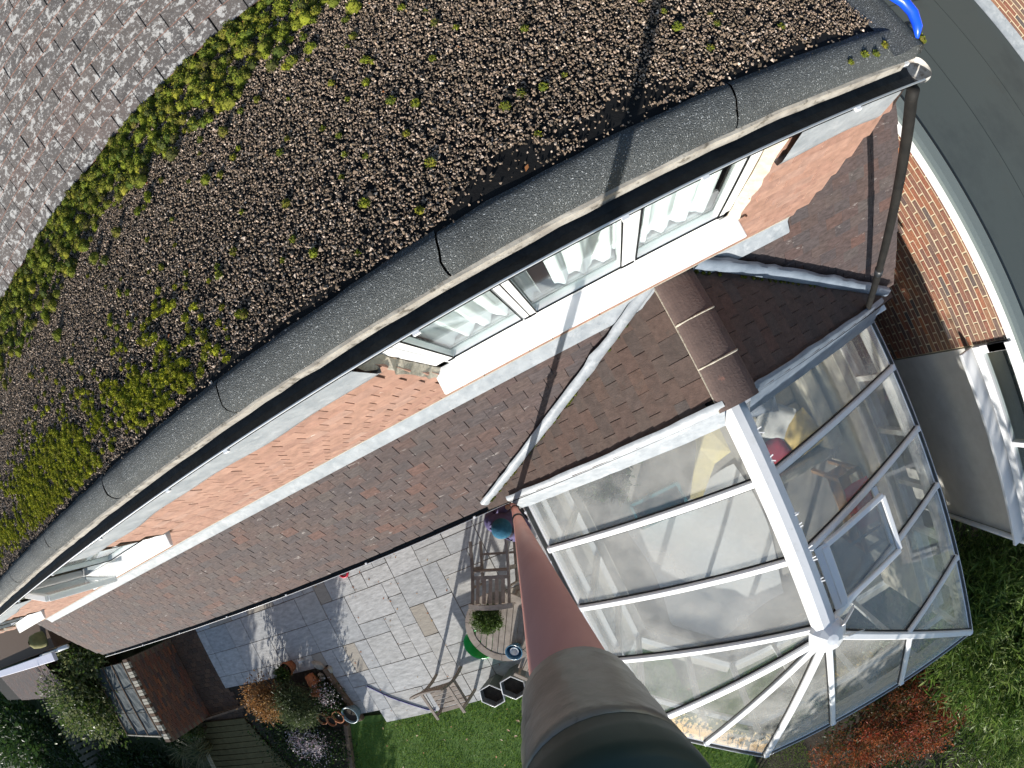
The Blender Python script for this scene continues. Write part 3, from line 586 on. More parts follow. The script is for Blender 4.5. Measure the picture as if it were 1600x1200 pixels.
prof=[(.022,-.02),(.024,-.075),(.045,-.09),(.07,-.075),(.076,-.03)]
rings=[outset(EV,p) for p,_ in prof]
for i in range(4):
    v=[];f=[]
    for k,(p,q) in enumerate(prof): v+=[rings[k][i]+V(0,0,q),rings[k][i+1]+V(0,0,q)]
    for k in range(4): a=2*k; f.append((a,a+1,a+3,a+2))
    gg=link('eaves_gutter',mesh('eaves_gutter',v,f),M_alu,cons); sm=gg.modifiers.new('wall','SOLIDIFY'); sm.thickness=.004
    tube('gutter_lip',[rings[4][i]+V(0,0,-.03),rings[4][i+1]+V(0,0,-.03)],.005,M_white,gg,6)
    if i==0:
        for y in (-1.12,-1.66,-1.95): box('gutter_clip',XL-.088,XL-.068,y-.012,y+.012,EZ-.045,EZ-.02,M_white,gg)
WL=outset(EV,-.02); M_inner=mat('beige_plaster',(.42,.39,.33),(.46,.43,.36),rough=.95)
for i in range(4):
    DW=(.64,.64,.64,1.92)[i]
    a,b=WL[i],WL[i+1]; e=(b-a); L=e.length; e.normalize(); nn=V(e.y,-e.x,0); npan=max(1,round(L/.68))
    wpart=beam('wall_frame',V(a.x,a.y,DW+.03),V(b.x,b.y,DW+.03),.08,.06,M_white,cons)
    beam('head_rail',V(a.x,a.y,EZ-.15),V(b.x,b.y,EZ-.15),.07,.07,M_white,wpart)
    if i<3: beam('transom',V(a.x,a.y,2.12),V(b.x,b.y,2.12),.06,.05,M_white,wpart)
    for k in range(npan+1):
        p=a+e*(L*k/npan); beam('post',V(p.x,p.y,DW),V(p.x,p.y,EZ-.12),.065,.06,M_white,wpart,tuple(e))
        if k<npan:
            p=a+e*(L*k/npan+.035);q=a+e*(L*(k+1)/npan-.035); poly('wall_pane',[V(p.x,p.y,DW+.06),V(q.x,q.y,DW+.06),V(q.x,q.y,EZ-.18),V(p.x,p.y,EZ-.18)],M_wglass,wpart,.006)
    v=[p+V(0,0,0) for p in (V(a.x,a.y,0)-nn*.10,V(b.x,b.y,0)-nn*.10,V(b.x,b.y,0)+nn*.10,V(a.x,a.y,0)+nn*.10)]; link('dwarf_wall',mesh('dwarf_wall',v+[p+V(0,0,DW) for p in v],BF),M_inner if i==3 else M_render,cons)
    beam('window_board',V(a.x,a.y,DW+.004),V(b.x,b.y,DW+.004),.30,.025,mat('cream_board',(.60,.57,.50),(.66,.63,.56),rough=.4),cons)
# open roof vent on the right slope
def rp(x,y,o=0): return V(x,y,RZ-(x-RX)*.5405+o)
vt=link('roof_vent',mesh('roof_vent',sum([beamv(*l) for l in [(rp(.97,-2.25,.05),rp(.97,-2.78,.05),.07,.05),(rp(1.66,-2.25,.19),rp(1.66,-2.78,.19),.05,.05),(rp(.97,-2.25,.05),rp(1.66,-2.25,.19),.05,.05),(rp(.97,-2.78,.05),rp(1.66,-2.78,.19),.05,.05)]],[]),[tuple(i+8*k for i in q) for k in range(4) for q in BMF]),M_white,cons)
bev(vt,.008); poly('vent_pane',[rp(.97,-2.25,.05),rp(1.66,-2.25,.19),rp(1.66,-2.78,.19),rp(.97,-2.78,.05)],M_rglass,vt,.006)
beam('vent_curb',rp(.93,-2.23,.03),rp(.93,-2.80,.03),.10,.03,M_white,vt); beam('vent_curb',rp(1.70,-2.23,.02),rp(1.70,-2.80,.02),.05,.03,M_white,vt); beam('vent_opener',rp(1.25,-2.52,-.1),rp(1.58,-2.50,.10),.02,.02,mat('grey_metal',(.25,.27,.28),rough=.4,metal=.6),vt)
# ---------------------------------------------------------------- inside the conservatory
M_cfloor=mat('beige_carpet',(.34,.325,.30),(.42,.40,.365),scale=5,rough=.95,bump=.2,bscale=60)
fl=poly('conservatory_floor',[(-1.0,-.85,ZF),(-1.0,-3.68,ZF),(-.02,-4.65,ZF),(2.5,-4.65,ZF),(2.5,-.85,ZF)],M_cfloor,None,.4); struct(fl)
v=[];f=[];n=16
for i in range(n+1):
    for j in range(n+1):
        u=i/n;w=j/n; x=-.62+1.75*w+.10*math.sin(u*4); y=-2.18-2.1*u-.12*math.sin(w*5)
        if x+y<-4.45: x,y=x+(-4.45-x-y)/2,y+(-4.45-x-y)/2
        v.append((x,y,ZF+.02+.012*math.sin(w*13+u*5)*math.sin(u*9+w*2)))
for i in range(n):
    for j in range(n): a=i*(n+1)+j; f.append((a,a+n+1,a+n+2,a+1))
rug=link('dust_sheet',mesh('dust_sheet',v,f,True),mat('white_sheet',(.72,.73,.74),(.80,.81,.82),scale=4,rough=.95,bump=.2,bscale=30)); tag(rug,'rumpled white sheet spread over the left half of the conservatory floor','sheet')
hpl=shrub0=None
iw=box('inner_back_wall',-1.0,2.5,-.845,-.80,ZF,2.8,mat('beige_plaster',(.42,.39,.33),(.46,.43,.36),rough=.95),cons)
# wicker-style sofa along the right wall with cushions
M_fab=mat('cream_fabric',(.58,.53,.43),(.66,.61,.51),scale=8,rough=.95,bump=.15,bscale=90)
so=thing('sofa','cream two-seat sofa against the right end of the conservatory','sofa',(2.0,-1.6,ZF))
bev(box('base',1.45,2.42,-2.35,-.95,ZF+.05,ZF+.30,M_fab,so),.03,2); bev(box('seat_cushion',1.45,2.2,-1.63,-1.0,ZF+.30,ZF+.44,M_fab,so),.04,2); bev(box('seat_cushion',1.45,2.2,-2.3,-1.66,ZF+.30,ZF+.44,M_fab,so),.04,2)
bev(box('backrest',2.2,2.42,-2.35,-.95,ZF+.30,ZF+.85,M_fab,so),.05,2); bev(box('armrest',1.45,2.42,-2.5,-2.36,ZF+.05,ZF+.60,M_fab,so),.04,2); bev(box('armrest',1.45,2.42,-.94,-.86,ZF+.05,ZF+.60,M_fab,so),.03,2)
def cushion(c,r,t,rot,tilt,matl,label):
    n=12;v=[];f=[]
    for i in range(n+1):
        for j in range(n+1):
            u,w=i/n*2-1,j/n*2-1; h=t*((1-u**4)*(1-w**4))**.5+.004; v.append((u*r,w*r,h))
    for i in range(n+1):
        for j in range(n+1): u,w=i/n*2-1,j/n*2-1; v.append((u*r,w*r,-t*((1-u**4)*(1-w**4))**.5-.004))
    m=(n+1)**2
    for i in range(n):
        for j in range(n): a=i*(n+1)+j; f+=[(a,a+n+1,a+n+2,a+1),(m+a,m+a+1,m+a+n+2,m+a+n+1)]
    for i in range(n):
        for a,b in(((i)*(n+1),(i+1)*(n+1)),((i+1)*(n+1)+n,i*(n+1)+n),(i+1,i),(n*(n+1)+i,n*(n+1)+i+1)): f.append((a,b,m+b,m+a))
    o=link('cushion',mesh('cushion',v,f,True),matl,None,Matrix.Translation(c)@Matrix.Rotation(rot,4,'Z')@Matrix.Rotation(tilt,4,'Y')); tag(o,label,'cushion','cushions on the conservatory sofa'); return o
cushion((1.98,-2.02,ZF+.60),.26,.08,.3,-.5,mat('golden_fabric',(.55,.40,.14),(.66,.50,.20),scale=6,rough=.95),'golden yellow cushion on the cream sofa')
cushion((1.75,-1.72,ZF+.58),.24,.07,.8,-.3,mat('white_fabric',(.72,.71,.69),rough=.95),'white cushion leaning between gold and red ones on the sofa')
cushion((1.58,-2.10,ZF+.53),.20,.06,.2,-.15,mat('crimson_fabric',(.46,.05,.08),(.55,.07,.10),rough=.9),'crimson cushion at the front of the cream sofa')
cushion((1.66,-1.32,ZF+.60),.24,.08,-.2,-.5,mat('grey_blue_fabric',(.30,.33,.40),rough=.95),'grey blue cushion near the back wall end of the sofa')
# towel rack with red towel near the right glazing
M_pine=mat('varnished_pine',(.30,.17,.08),(.38,.23,.11),scale=14,rough=.5,stretch=(1,6,1))
rk=thing('wooden_rack','low varnished wooden rack standing along the right glazed wall','rack',(2.2,-3.2,ZF))
for x in (2.14,2.42):
    for y in (-3.75,-2.72): beam('leg',(x,y,ZF),(x,y,ZF+.88),.05,.05,M_pine,rk)
    beam('rail',(x,-3.80,ZF+.88),(x,-2.68,ZF+.88),.055,.045,M_pine,rk)
for y in (-3.78,-2.70): beam('rail',(2.12,y,ZF+.88),(2.44,y,ZF+.88),.055,.045,M_pine,rk)
beam('rail',(2.28,-3.8,ZF+.46),(2.28,-2.7,ZF+.46),.30,.03,M_pine,rk)
v=[];f=[]
for i in range(13):
    for j in range(9):
        u=i/12;w=j/8; v.append((2.10+.36*w+.015*math.sin(u*9),-3.45+.62*u,ZF+.92-.05*math.sin(w*math.pi*2+u*5)*.4+.02*math.sin(u*14)))
for i in range(12):
    for j in range(8): a=i*9+j; f.append((a,a+9,a+10,a+1))
tw=link('towel',mesh('towel',v,f,True),mat('red_cloth',(.48,.035,.04),(.60,.06,.05),scale=6,rough=.95)); tag(tw,'bright red cloth draped over the wooden rack','cloth')
# teal crate, yellow ironing board, house plant by the left wall
M_teal=mat('teal_plastic',(.05,.20,.24),(.08,.27,.31),rough=.4)
ct=thing('teal_crate','open teal plastic crate on the conservatory floor','crate',(0,-2.05,ZF))
for a in ((-.36,.28,-2.24,-2.22),(-.36,.28,-1.92,-1.90),(-.38,-.36,-2.24,-1.90),(.28,.30,-2.24,-1.90)): box('side',*a,ZF+.01,ZF+.26,M_teal,ct)
box('bottom',-.36,.28,-2.22,-1.92,ZF+.01,ZF+.02,M_teal,ct); beams('rim',[((-.39,-2.25,ZF+.26),(.31,-2.25,ZF+.26),.03,.02),((-.39,-1.89,ZF+.26),(.31,-1.89,ZF+.26),.03,.02),((-.39,-2.25,ZF+.26),(-.39,-1.89,ZF+.26),.03,.02),((.31,-2.25,ZF+.26),(.31,-1.89,ZF+.26),.03,.02)],M_teal,ct)
yb=thing('ironing_board','pale yellow covered board standing folded near the gable flashing','board',(.85,-1.7,ZF))
poly('board_cover',[(1.08,-1.15,ZF+.5),(.85,-1.12,ZF+.5),(.72,-1.55,ZF+.45),(.36,-2.15,ZF+.32),(.50,-2.22,ZF+.32),(.84,-1.86,ZF+.42),(1.08,-1.80,ZF+.5)],mat('yellow_cover',(.62,.53,.27),(.70,.61,.33),scale=5,rough=.95),yb,.03)
beams('legs',[((.9,-1.4,ZF+.45),(.6,-1.9,ZF),.02,.02),((.6,-1.9,ZF+.36),(.95,-1.4,ZF),.02,.02)],M_alu,yb)
# ================================================================ BRICK EXTENSION on the right
ext=thing('brick_extension','single-storey brick extension with green felt flat roof and white fascia','extension',(4.5,-1,0))
XW=3.67
w0=box('wall',XW+.006,6.6,-1.815,5,0,3.36,M_mortar,ext)
lay(w0,'brick',(XW+.027,2.235,3.325-44*.075),(0,-1,0),(0,0,1),18,44,.075,.225,.061,.014,M_brick,300,lambda P,u,s:P.y>-1.75,jit=.25,tilt=0,view=lambda p:(0 if p.y<1.1 else 5),wj=.013)
hb_=piece_mesh('half_brick_piece',.100,.061,.014)
for i in range(1,44,2): link('half_brick',hb_,M_brick,w0,Matrix(((0,0,-1,XW+.0144),(-1,0,0,-1.759),(0,1,0,3.325-(44-i)*.075),(0,0,0,1))))
rw=box('render_wall',XW+.005,6.6,-4.18,-1.83,0,2.62,M_render,ext)
for y in (-4.18,): 
    tube('corner_downpipe',[(XW-.03,y-.02,.1),(XW-.03,y-.02,3.3)],.034,M_white,ext,12)
wf=beams('window',[((XW-.0,-1.86,2.97),(XW-.0,-1.86,3.34),.07,.09,(0,1,0)),((XW,-2.93,2.74),(XW,-2.93,3.34),.07,.06,(0,1,0)),((XW,-4.14,2.74),(XW,-4.14,3.34),.07,.09,(0,1,0)),((XW,-1.82,3.30),(XW,-4.18,3.30),.09,.10),((XW,-1.82,2.80),(XW,-4.18,2.80),.08,.13),((XW,-1.86,2.74),(XW,-1.86,3.34),.07,.09,(0,1,0))],M_white,ext,.006)
beam('sill',(XW-.05,-1.83,2.655),(XW-.05,-4.18,2.655),.24,.05,M_white,wf,b=.006)
for a,b in((-2.90,-1.90),(-4.10,-2.96)): box('pane',XW-.004,XW+.004,a,b,2.86,3.26,M_glass,wf)
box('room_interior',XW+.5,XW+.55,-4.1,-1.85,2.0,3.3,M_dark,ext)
fb=box('fascia_board',XW-.022,XW+.006,-4.22,5,3.295,3.435,M_white,ext,.003); box('fascia_board',XW+.01,6.6,-4.245,-4.215,3.295,3.435,M_white,ext)
fr=poly('flat_roof',[(3.84,-4.22,3.45),(6.62,-4.22,3.45),(6.62,5,3.45),(3.84,5,3.45)],M_groof,ext,.06)
v=[(3.63,-4.24,3.425),(3.64,-4.24,3.462),(3.70,-4.24,3.474),(3.822,-4.24,3.476),(3.832,-4.24,3.466)]; extr('roof_edge_trim',[(p[0],p[2]) for p in v],'y',-4.24,5,M_groofe,ext)
box('fold_shadow_strip',3.826,3.838,-4.24,5,3.44,3.472,M_gask,ext)  # black strip painted in as the shadow line along the felt fold
for x in (4.72,5.65): box('felt_lap',x,x+.006,-4.2,5,3.45,3.4535,mat('felt_lap_line',(.03,.038,.038),rough=.9),fr)
for y in (-1.2,1.6): box('felt_lap',4.73,5.64,y,y+.006,3.45,3.4532,MATS['felt_lap_line'],fr)
# neighbouring brick wall beyond the flat roof
nb=thing('neighbour_house','red brick side wall of the next house rising beyond the green flat roof','house',(7.2,1.5,0))
nw=box('wall',6.655,9,-1.6,6,0,6.2,M_mortar,nb); lay(nw,'brick',(6.675,3.2,3.62),(0,-1,0),(0,0,1),20,20,.075,.225,.061,.014,M_brick,200,None,jit=.2,tilt=0,wj=.013)
v=[];f=[]
for i in range(24):
    y=5-i*.28; v+=[(6.642,y,3.64),(6.635,y,3.60),(6.60+random.gauss(0,.004),y,3.475),(6.55,y,3.458)]
for i in range(23):
    for k in range(3): a=i*4+k; f.append((a,a+1,a+5,a+4))
link('wall_flashing',mesh('wall_flashing',v,f,True),M_lead,nb)
# ================================================================ GROUND
gr=poly('ground',[(-150,-150,-.05),(150,-150,-.05),(150,150,-.05),(-150,150,-.05)],mat('rough_grass_ground',(.03,.045,.015),(.055,.07,.03),scale=2,rough=.95,bump=.3,bscale=10)); struct(gr)
lw=poly('lawn',[(-7.0,-3.95,0),(-6.2,-4.02,0),(-6.2,-4.17,0),(-.9,-4.17,0),(-.9,-5.2,0),(3.4,-5.2,0),(3.4,-16,0),(-13,-16,0),(-8.0,-5.3,0)],M_lawn,None,0); struct(lw)
bd=poly('flower_bed',[(-10.2,-2.62,-.01),(-10.2,-8,-.01),(-8.3,-6.2,-.01),(-6.98,-3.95,-.01),(-6.6,-3.9,-.01),(-6.2,-2.62,-.01)],M_soil); struct(bd)
bd2=poly('side_bed',[(-.2,-6.4,.006),(1.0,-5.4,.006),(2.8,-5.0,.006),(3.6,-4.2,.006),(7,-4.3,.006),(7,-14,.006),(-1,-14,.006)],M_soil); struct(bd2)
ps=poly('passage_paving',[(2.4,-5.0,-.004),(3.7,-5.0,-.004),(3.7,4,-.004),(2.4,4,-.004)],mat('dark_concrete',(.16,.16,.15),(.22,.22,.20),scale=6,rough=.9)); struct(ps)
bp=poly('brick_path',[(-12,-.7,-.012),(-12,-3.9,-.012),(-10.2,-3.9,-.012),(-10.2,-.7,-.012)],M_dmortar); struct(bp)
lay(bp,'path_brick',(-12.0,-.75,-.012),(1,0,0),(0,-1,0),8,30,.11,.225,.10,.01,M_dbrick,0,None,jit=.6,tilt=0,wj=.012) if False else None
pb=piece_mesh('path_brick_piece',.212,.10,.012); PM=[]
for i in range(28):
    for j in range(8):
        PM.append(Matrix.Translation((-11.98+(j+.5+(.5 if i%2 else 0))*.224,-.86-i*.111,-.012+random.random()*.003)))
for m in PM: link('path_brick',pb,M_dbrick,bp,m)
# patio of riven sandstone
pt=link('patio',mesh('patio',[(-10.25,-4.165,-.02),(-1.0,-4.165,-.02),(-1.0,-.75,-.02),(-10.25,-.75,-.02)],[(0,1,2,3)]),M_joint)
me=pt.data; me.clear_geometry(); me.from_pydata([(-10.25,-2.61,.024),(-6.78,-2.61,.024),(-6.78,-3.90,.024),(-6.19,-3.90,.024),(-6.19,-4.165,.024),(-1.0,-4.165,.024),(-1.0,-.75,.024),(-10.25,-.75,.024),(-10.25,-2.61,-.04),(-6.78,-2.61,-.04),(-6.78,-3.90,-.04),(-6.19,-3.90,-.04),(-6.19,-4.165,-.04),(-1.0,-4.165,-.04)],[],[(0,1,2,3,4,5,6,7),(0,8,9,1),(1,9,10,2),(2,10,11,3),(3,11,12,4),(4,12,13,5)]); struct(pt)
U=.2885; X0,Y0=-10.25,-.73; NX,NY=32,12
occ=np.zeros((NX,NY),bool)
def inside(i,j):
    x=X0+(i+.5)*U;y=Y0-(j+.5)*U
    return x<-1.0 and y>-4.17 and (x>-6.75 or y>-2.62) and (x>-6.2 or y>-3.92)
def slab(i,j,w,h,matl):
    occ[i:i+w,j:j+h]=True; key='slab_%d_%d_%d'%(w,h,random.randrange(3))
    if key not in TB:
        a,b=w*U-.011,h*U-.011; n=4;v=[];f=[]; rr=random.Random(key)
        cor=lambda s:rr.uniform(-.003,.003)
        v=[(-a/2+cor(0),-b/2+cor(0),0),(a/2+cor(0),-b/2+cor(0),0),(a/2+cor(0),b/2+cor(0),0),(-a/2+cor(0),b/2+cor(0),0)]
        v=v+[(x*.994,y*.994,.010+rr.uniform(-.0015,.0015)) for x,y,_ in v]
        TB[key]=mesh(key,v,BF)
    k=TB[key]
    if matl is not M_slab: k=k.copy(); k.materials.clear()
    link('paving_slab',k,matl,pt,Matrix.Translation((X0+(i+w/2)*U,Y0-(j+h/2)*U,.024+random.uniform(0,.003)))@Matrix.Rotation(random.gauss(0,.002),4,'X'))
def cell(x,y): return int(round((x-X0)/U)),int(round((Y0-y)/U))
def fits(i,j,w,h): return i+w<=NX and j+h<=NY and not occ[i:i+w,j:j+h].any() and all(inside(a,b) for a in range(i,i+w) for b in range(j,j+h))
for (x,y,w,h,mm) in ((-5.6,-1.47,3,2,M_slab),(-5.62,-2.36,2,2,M_slab),(-4.4,-1.48,2,2,M_slab),(-6.17,-2.36,1,2,M_slabb),(-4.45,-2.07,1,2,M_slabb),(-6.15,-.88,1,2,M_slabb),(-5.85,-.88,2,2,M_slab),(-6.75,-1.45,2,2,M_slab)):
    i,j=cell(x,y)
    if fits(i,j,w,h): slab(i,j,w,h,mm)
for j in range(NY):
    for i in range(NX):
        if occ[i,j] or not inside(i,j): continue
        op=[(3,2),(2,3),(2,2),(2,2),(2,1),(1,2),(1,1),(3,2)]; random.shuffle(op)
        for w,h in op+[(2,1),(1,2),(1,1)]:
            if fits(i,j,w,h): slab(i,j,w,h,M_slabb if random.random()<.05 else M_slab); break
leafbits('fallen_leaves',[(random.uniform(-6.2,-1.6),random.uniform(-4.1,-1.0),.036) for _ in range(55)]+[(random.gauss(-5.1,.35),random.gauss(-1.6,.3),.036) for _ in range(16)],'brown leaf litter scattered over the pale patio',(.010,.028))
leafbits('fallen_leaves',[(random.uniform(-6.6,-.5),random.uniform(-6.5,-4.2),.045) for _ in range(60)],'tan fallen leaves lying on the lawn',(.018,.04))
# grass blades
n=85000; x=RNG.uniform(-8.2,.6,n); y=-4.15-RNG.random(n)**1.0*4.2; k=((x>-6.95+(y+4.0)*.72))&~((x>-1.3)&(y>-4.9)&(x>-1.0+0))&~((x>-.05)&(y>-4.95)); x=x[k];y=y[k]; n=len(x)
dens=np.sin(x*3.1)+np.sin(y*4.3+x)+np.sin(x*7.7+y*5.1); a=RNG.random(n)*6.283; h=RNG.uniform(.018,.05,n)*(1+.15*dens); w=RNG.uniform(.003,.0055,n); lx=RNG.normal(0,.02,n); ly=RNG.normal(0,.02,n)
v=np.stack([np.stack([x-np.cos(a)*w,y-np.sin(a)*w,np.zeros(n)],1),np.stack([x+np.cos(a)*w,y+np.sin(a)*w,np.zeros(n)],1),np.stack([x+lx,y+ly,h],1)],1).reshape(-1,3)
gs=link('grass',npmesh('grass',v,np.arange(n*3).reshape(-1,3),np.repeat(RNG.random(n),3)),M_grass); tag(gs,'short mown grass of the garden lawn beside the patio','grass',None,'stuff')
# ================================================================ FOLIAGE helper
def leaves(c,rad,ncl,nleaf,ls,asp=.45,spread=.22,droop=0.,up=.3,shell=.5,flat=0):
    c=np.array(c,float);rad=np.array(rad,float)
    d=RNG.normal(size=(ncl,3)); d/=np.linalg.norm(d,axis=1,keepdims=True); d[:,2]=np.where(d[:,2]<-.35,-d[:,2],d[:,2]); cc=c+d*rad*(RNG.random((ncl,1))**shell)*np.array([1,1,1])
    lum=RNG.random(ncl); idx=np.repeat(np.arange(ncl),nleaf); N=len(idx)
    off=RNG.normal(size=(N,3))*spread*rad.mean(); 
    if flat: off[:,2]*=flat
    P=cc[idx]+off; P[:,2]=np.maximum(P[:,2],.03)
    ax=RNG.normal(size=(N,3))+(off/(spread*rad.mean()+1e-6))*.6+d[idx]*.5; ax[:,2]+=up-droop; ax/=np.linalg.norm(ax,axis=1,keepdims=True)
    sd=np.cross(ax,RNG.normal(size=(N,3))); sd/=np.linalg.norm(sd,axis=1,keepdims=True)
    l=(ls*RNG.uniform(.6,1.3,N))[:,None]; w=l*asp
    nz=np.cross(ax,sd)
    q=np.stack([P-ax*l*.5,P+sd*w*.5+nz*l*.06,P+ax*l*.5,P-sd*w*.5+nz*l*.06],1)
    r=(lum[idx]*.75+RNG.random(N)*.25)
    return q.reshape(-1,3),np.arange(N*4).reshape(-1,4),np.repeat(r,4),cc
M_stem=mat('plant_stem',(.09,.065,.045),(.15,.11,.08),scale=20,rough=.9)
def shrub(name,label,cat,base,c,rad,ncl,nleaf,ls,matl,group=None,stems=9,**kw):
    t=thing(name,label,cat,base,group); v,f,r,cc=leaves(c,rad,ncl,nleaf,ls,**kw)
    link('foliage',npmesh('foliage',v,f,r),matl,t)
    sv=[];sf=[]
    for i in range(stems):
        e=Vector(cc[i%len(cc)]); b=Vector(base)+V(random.gauss(0,.04),random.gauss(0,.04),0); m=b.lerp(e,.5)+V(random.gauss(0,.05),random.gauss(0,.05),.05)
        a,g=tubev([b,m,e],[.012*max(1,rad[2]),.009*max(1,rad[2]),.003],5); k=len(sv); sv+=a; sf+=[tuple(q+k for q in z) for z in g]
    if sv: link('stem',mesh('stem',sv,sf,True),M_stem,t)
    return t
L_green=leafmat('mid_green_leaf',[(.035,.075,.015),(.06,.115,.022),(.09,.15,.03),(.045,.09,.02),(.13,.18,.05)])
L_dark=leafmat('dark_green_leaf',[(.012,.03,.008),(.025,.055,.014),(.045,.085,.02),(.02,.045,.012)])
L_bam=leafmat('bamboo_leaf',[(.05,.11,.02),(.10,.18,.035),(.18,.27,.06),(.07,.14,.026),(.30,.37,.13),(.04,.085,.018),(.22,.30,.09)])
L_oran=leafmat('orange_autumn_leaf',[(.24,.10,.035),(.34,.17,.06),(.20,.11,.045),(.40,.24,.10),(.14,.10,.04)])
L_red=leafmat('red_maple_leaf',[(.26,.04,.025),(.46,.08,.045),(.15,.03,.018),(.52,.16,.06),(.24,.09,.035),(.08,.07,.025),(.06,.08,.025),(.40,.06,.05)])
L_yel=leafmat('yellow_leaf',[(.50,.30,.03),(.58,.40,.07),(.35,.28,.05),(.20,.20,.05)])
L_var=leafmat('variegated_leaf',[(.06,.11,.05),(.34,.40,.32),(.09,.14,.07),(.48,.52,.44)])
L_gry=leafmat('grey_green_leaf',[(.05,.075,.03),(.10,.14,.06),(.075,.105,.045),(.15,.19,.085)])
L_flow=leafmat('pale_flower',[(.62,.58,.62),(.75,.70,.74),(.52,.36,.42),(.70,.66,.68)],tr=.2)
L_bush=leafmat('privet_leaf',[(.05,.095,.018),(.09,.145,.028),(.14,.19,.05),(.20,.22,.09),(.06,.10,.025),(.26,.27,.16)])
# ================================================================ PATIO FURNITURE
def wood(): return M_wood
tb=thing('round_table','round slatted weathered teak table on the patio beneath the mast','table',(-2.80,-2.79,.034))
TC=V(-2.80,-2.79,.72); TR=.565
for k in range(8):
    a0,a1=2*math.pi*k/8+.3,2*math.pi*(k+1)/8+.3-.012; v=[];f=[];n=7
    for i in range(n):
        a=a0+(a1-a0)*i/(n-1)
        for r in(TR-.105,TR):
            for z in(-.03,0): v.append((TC.x+r*math.cos(a),TC.y+r*math.sin(a),TC.z+z))
    for i in range(n-1): c=i*4; f+=[(c+1,c+3,c+7,c+5),(c+2,c,c+4,c+6),(c+3,c+2,c+6,c+7),(c,c+1,c+5,c+4)]
    f+=[(0,2,3,1),((n-1)*4,(n-1)*4+1,(n-1)*4+3,(n-1)*4+2)]
    link('rim_segment',mesh('rim_segment',v,f),M_wood,tb)
for k in range(-5,6):
    o=k*.088; r=TR-.108
    if abs(o)>=r: continue
    h=math.sqrt(r*r-o*o); d=V(math.cos(1.02),math.sin(1.02),0); s=V(-d.y,d.x,0)
    beam('table_slat',TC+s*o-d*h+V(0,0,-.017),TC+s*o+d*h+V(0,0,-.017),.080,.022,M_wood,tb,b=.003)
for k in range(4):
    a=math.pi/4+k*math.pi/2; p=V(TC.x+.33*math.cos(a),TC.y+.33*math.sin(a),0); beam('leg',p+V(0,0,.036),p+V(0,0,.68),.06,.06,M_wood,tb)
beams('apron_frame',[(TC+V(-.3,-.3,-.08),TC+V(.3,.3,-.08),.05,.08),(TC+V(-.3,.3,-.08),TC+V(.3,-.3,-.082),.05,.08)],M_wood,tb)
tp=shrub('potted_bush','round leafy green bush growing in a pot on the teak table','plant',(-2.83,-2.50,.722),(-2.83,-2.50,.95),(.22,.20,.15),190,60,.020,L_green,spread=.15,asp=.85,up=.0,shell=.35,stems=6)
lathe('pot',[(.0,0),(.10,0),(.13,.16),(.14,.17),(.14,.19),(.125,.19),(.11,.05)],mat('dark_pot',(.03,.035,.035),rough=.5),tp,(-2.83,-2.50,.724))
bpot=thing('blue_pot','small blue glazed pot holding a white inner pot on the table edge','pot',(-2.755,-3.15,.722))
M_blue=mat('blue_glaze',(.06,.16,.26),(.10,.24,.36),scale=8,rough=.25,spec=.6)
lathe('outer_pot',[(0,0),(.085,0),(.115,.10),(.125,.15),(.128,.165),(.116,.165),(.105,.10),(.08,.02),(0,.02)],M_blue,bpot,(-2.755,-3.15,.724)); lathe('inner_pot',[(0,.022),(.05,.022),(.062,.12),(.066,.135),(.058,.135),(.048,.05),(0,.04)],M_white,bpot,(-2.755,-3.15,.724))
gt=thing('green_tub','bright green plastic tub on the patio half under the round table','tub',(-3.50,-3.10,.036))
M_gp=mat('green_plastic',(.0,.36,.045),(.005,.42,.06),rough=.35,spec=.5)
lathe('bowl',[(0,0),(.19,0),(.25,.19),(.268,.21),(.268,.222),(.245,.218),(.18,.012),(0,.012)],M_gp,gt,(-3.50,-3.10,.037),28)
def hexpot(c,r,h,label):
    t=thing('hexagonal_planter',label,'planter',(c[0],c[1],.036),'grey hexagonal planters'); M_hx=mat('grey_planter',(.13,.145,.15),(.18,.195,.20),scale=8,rough=.6); a0=.25
    def ring(rr,z): return [(c[0]+rr*math.cos(a0+k*math.pi/3),c[1]+rr*math.sin(a0+k*math.pi/3),z) for k in range(6)]
    v=ring(r*.78,.037)+ring(r,h)+ring(r*.93,h)+ring(r*.88,h-.12); f=[(5,4,3,2,1,0)]+[(q*6+k,q*6+(k+1)%6,(q+1)*6+(k+1)%6,(q+1)*6+k) for q in range(3) for k in range(6)]+[tuple(18+k for k in range(6))]
    b=link('body',mesh('body',v,f),M_hx,t); p=ring(r*.965,h+.004); tube('rim',[V(*q) for q in p]+[V(*p[0])],.011,M_white,t,6)
    poly('soil',ring(r*.885,h-.115),M_soil,t); return t
hexpot((-3.655,-3.95),.225,.45,'grey hexagonal planter with pale rim at the lawn edge, nearest the wooden chair'); hexpot((-3.23,-3.89),.225,.5,'grey hexagonal planter with pale rim right beside the mast, second from the chair')
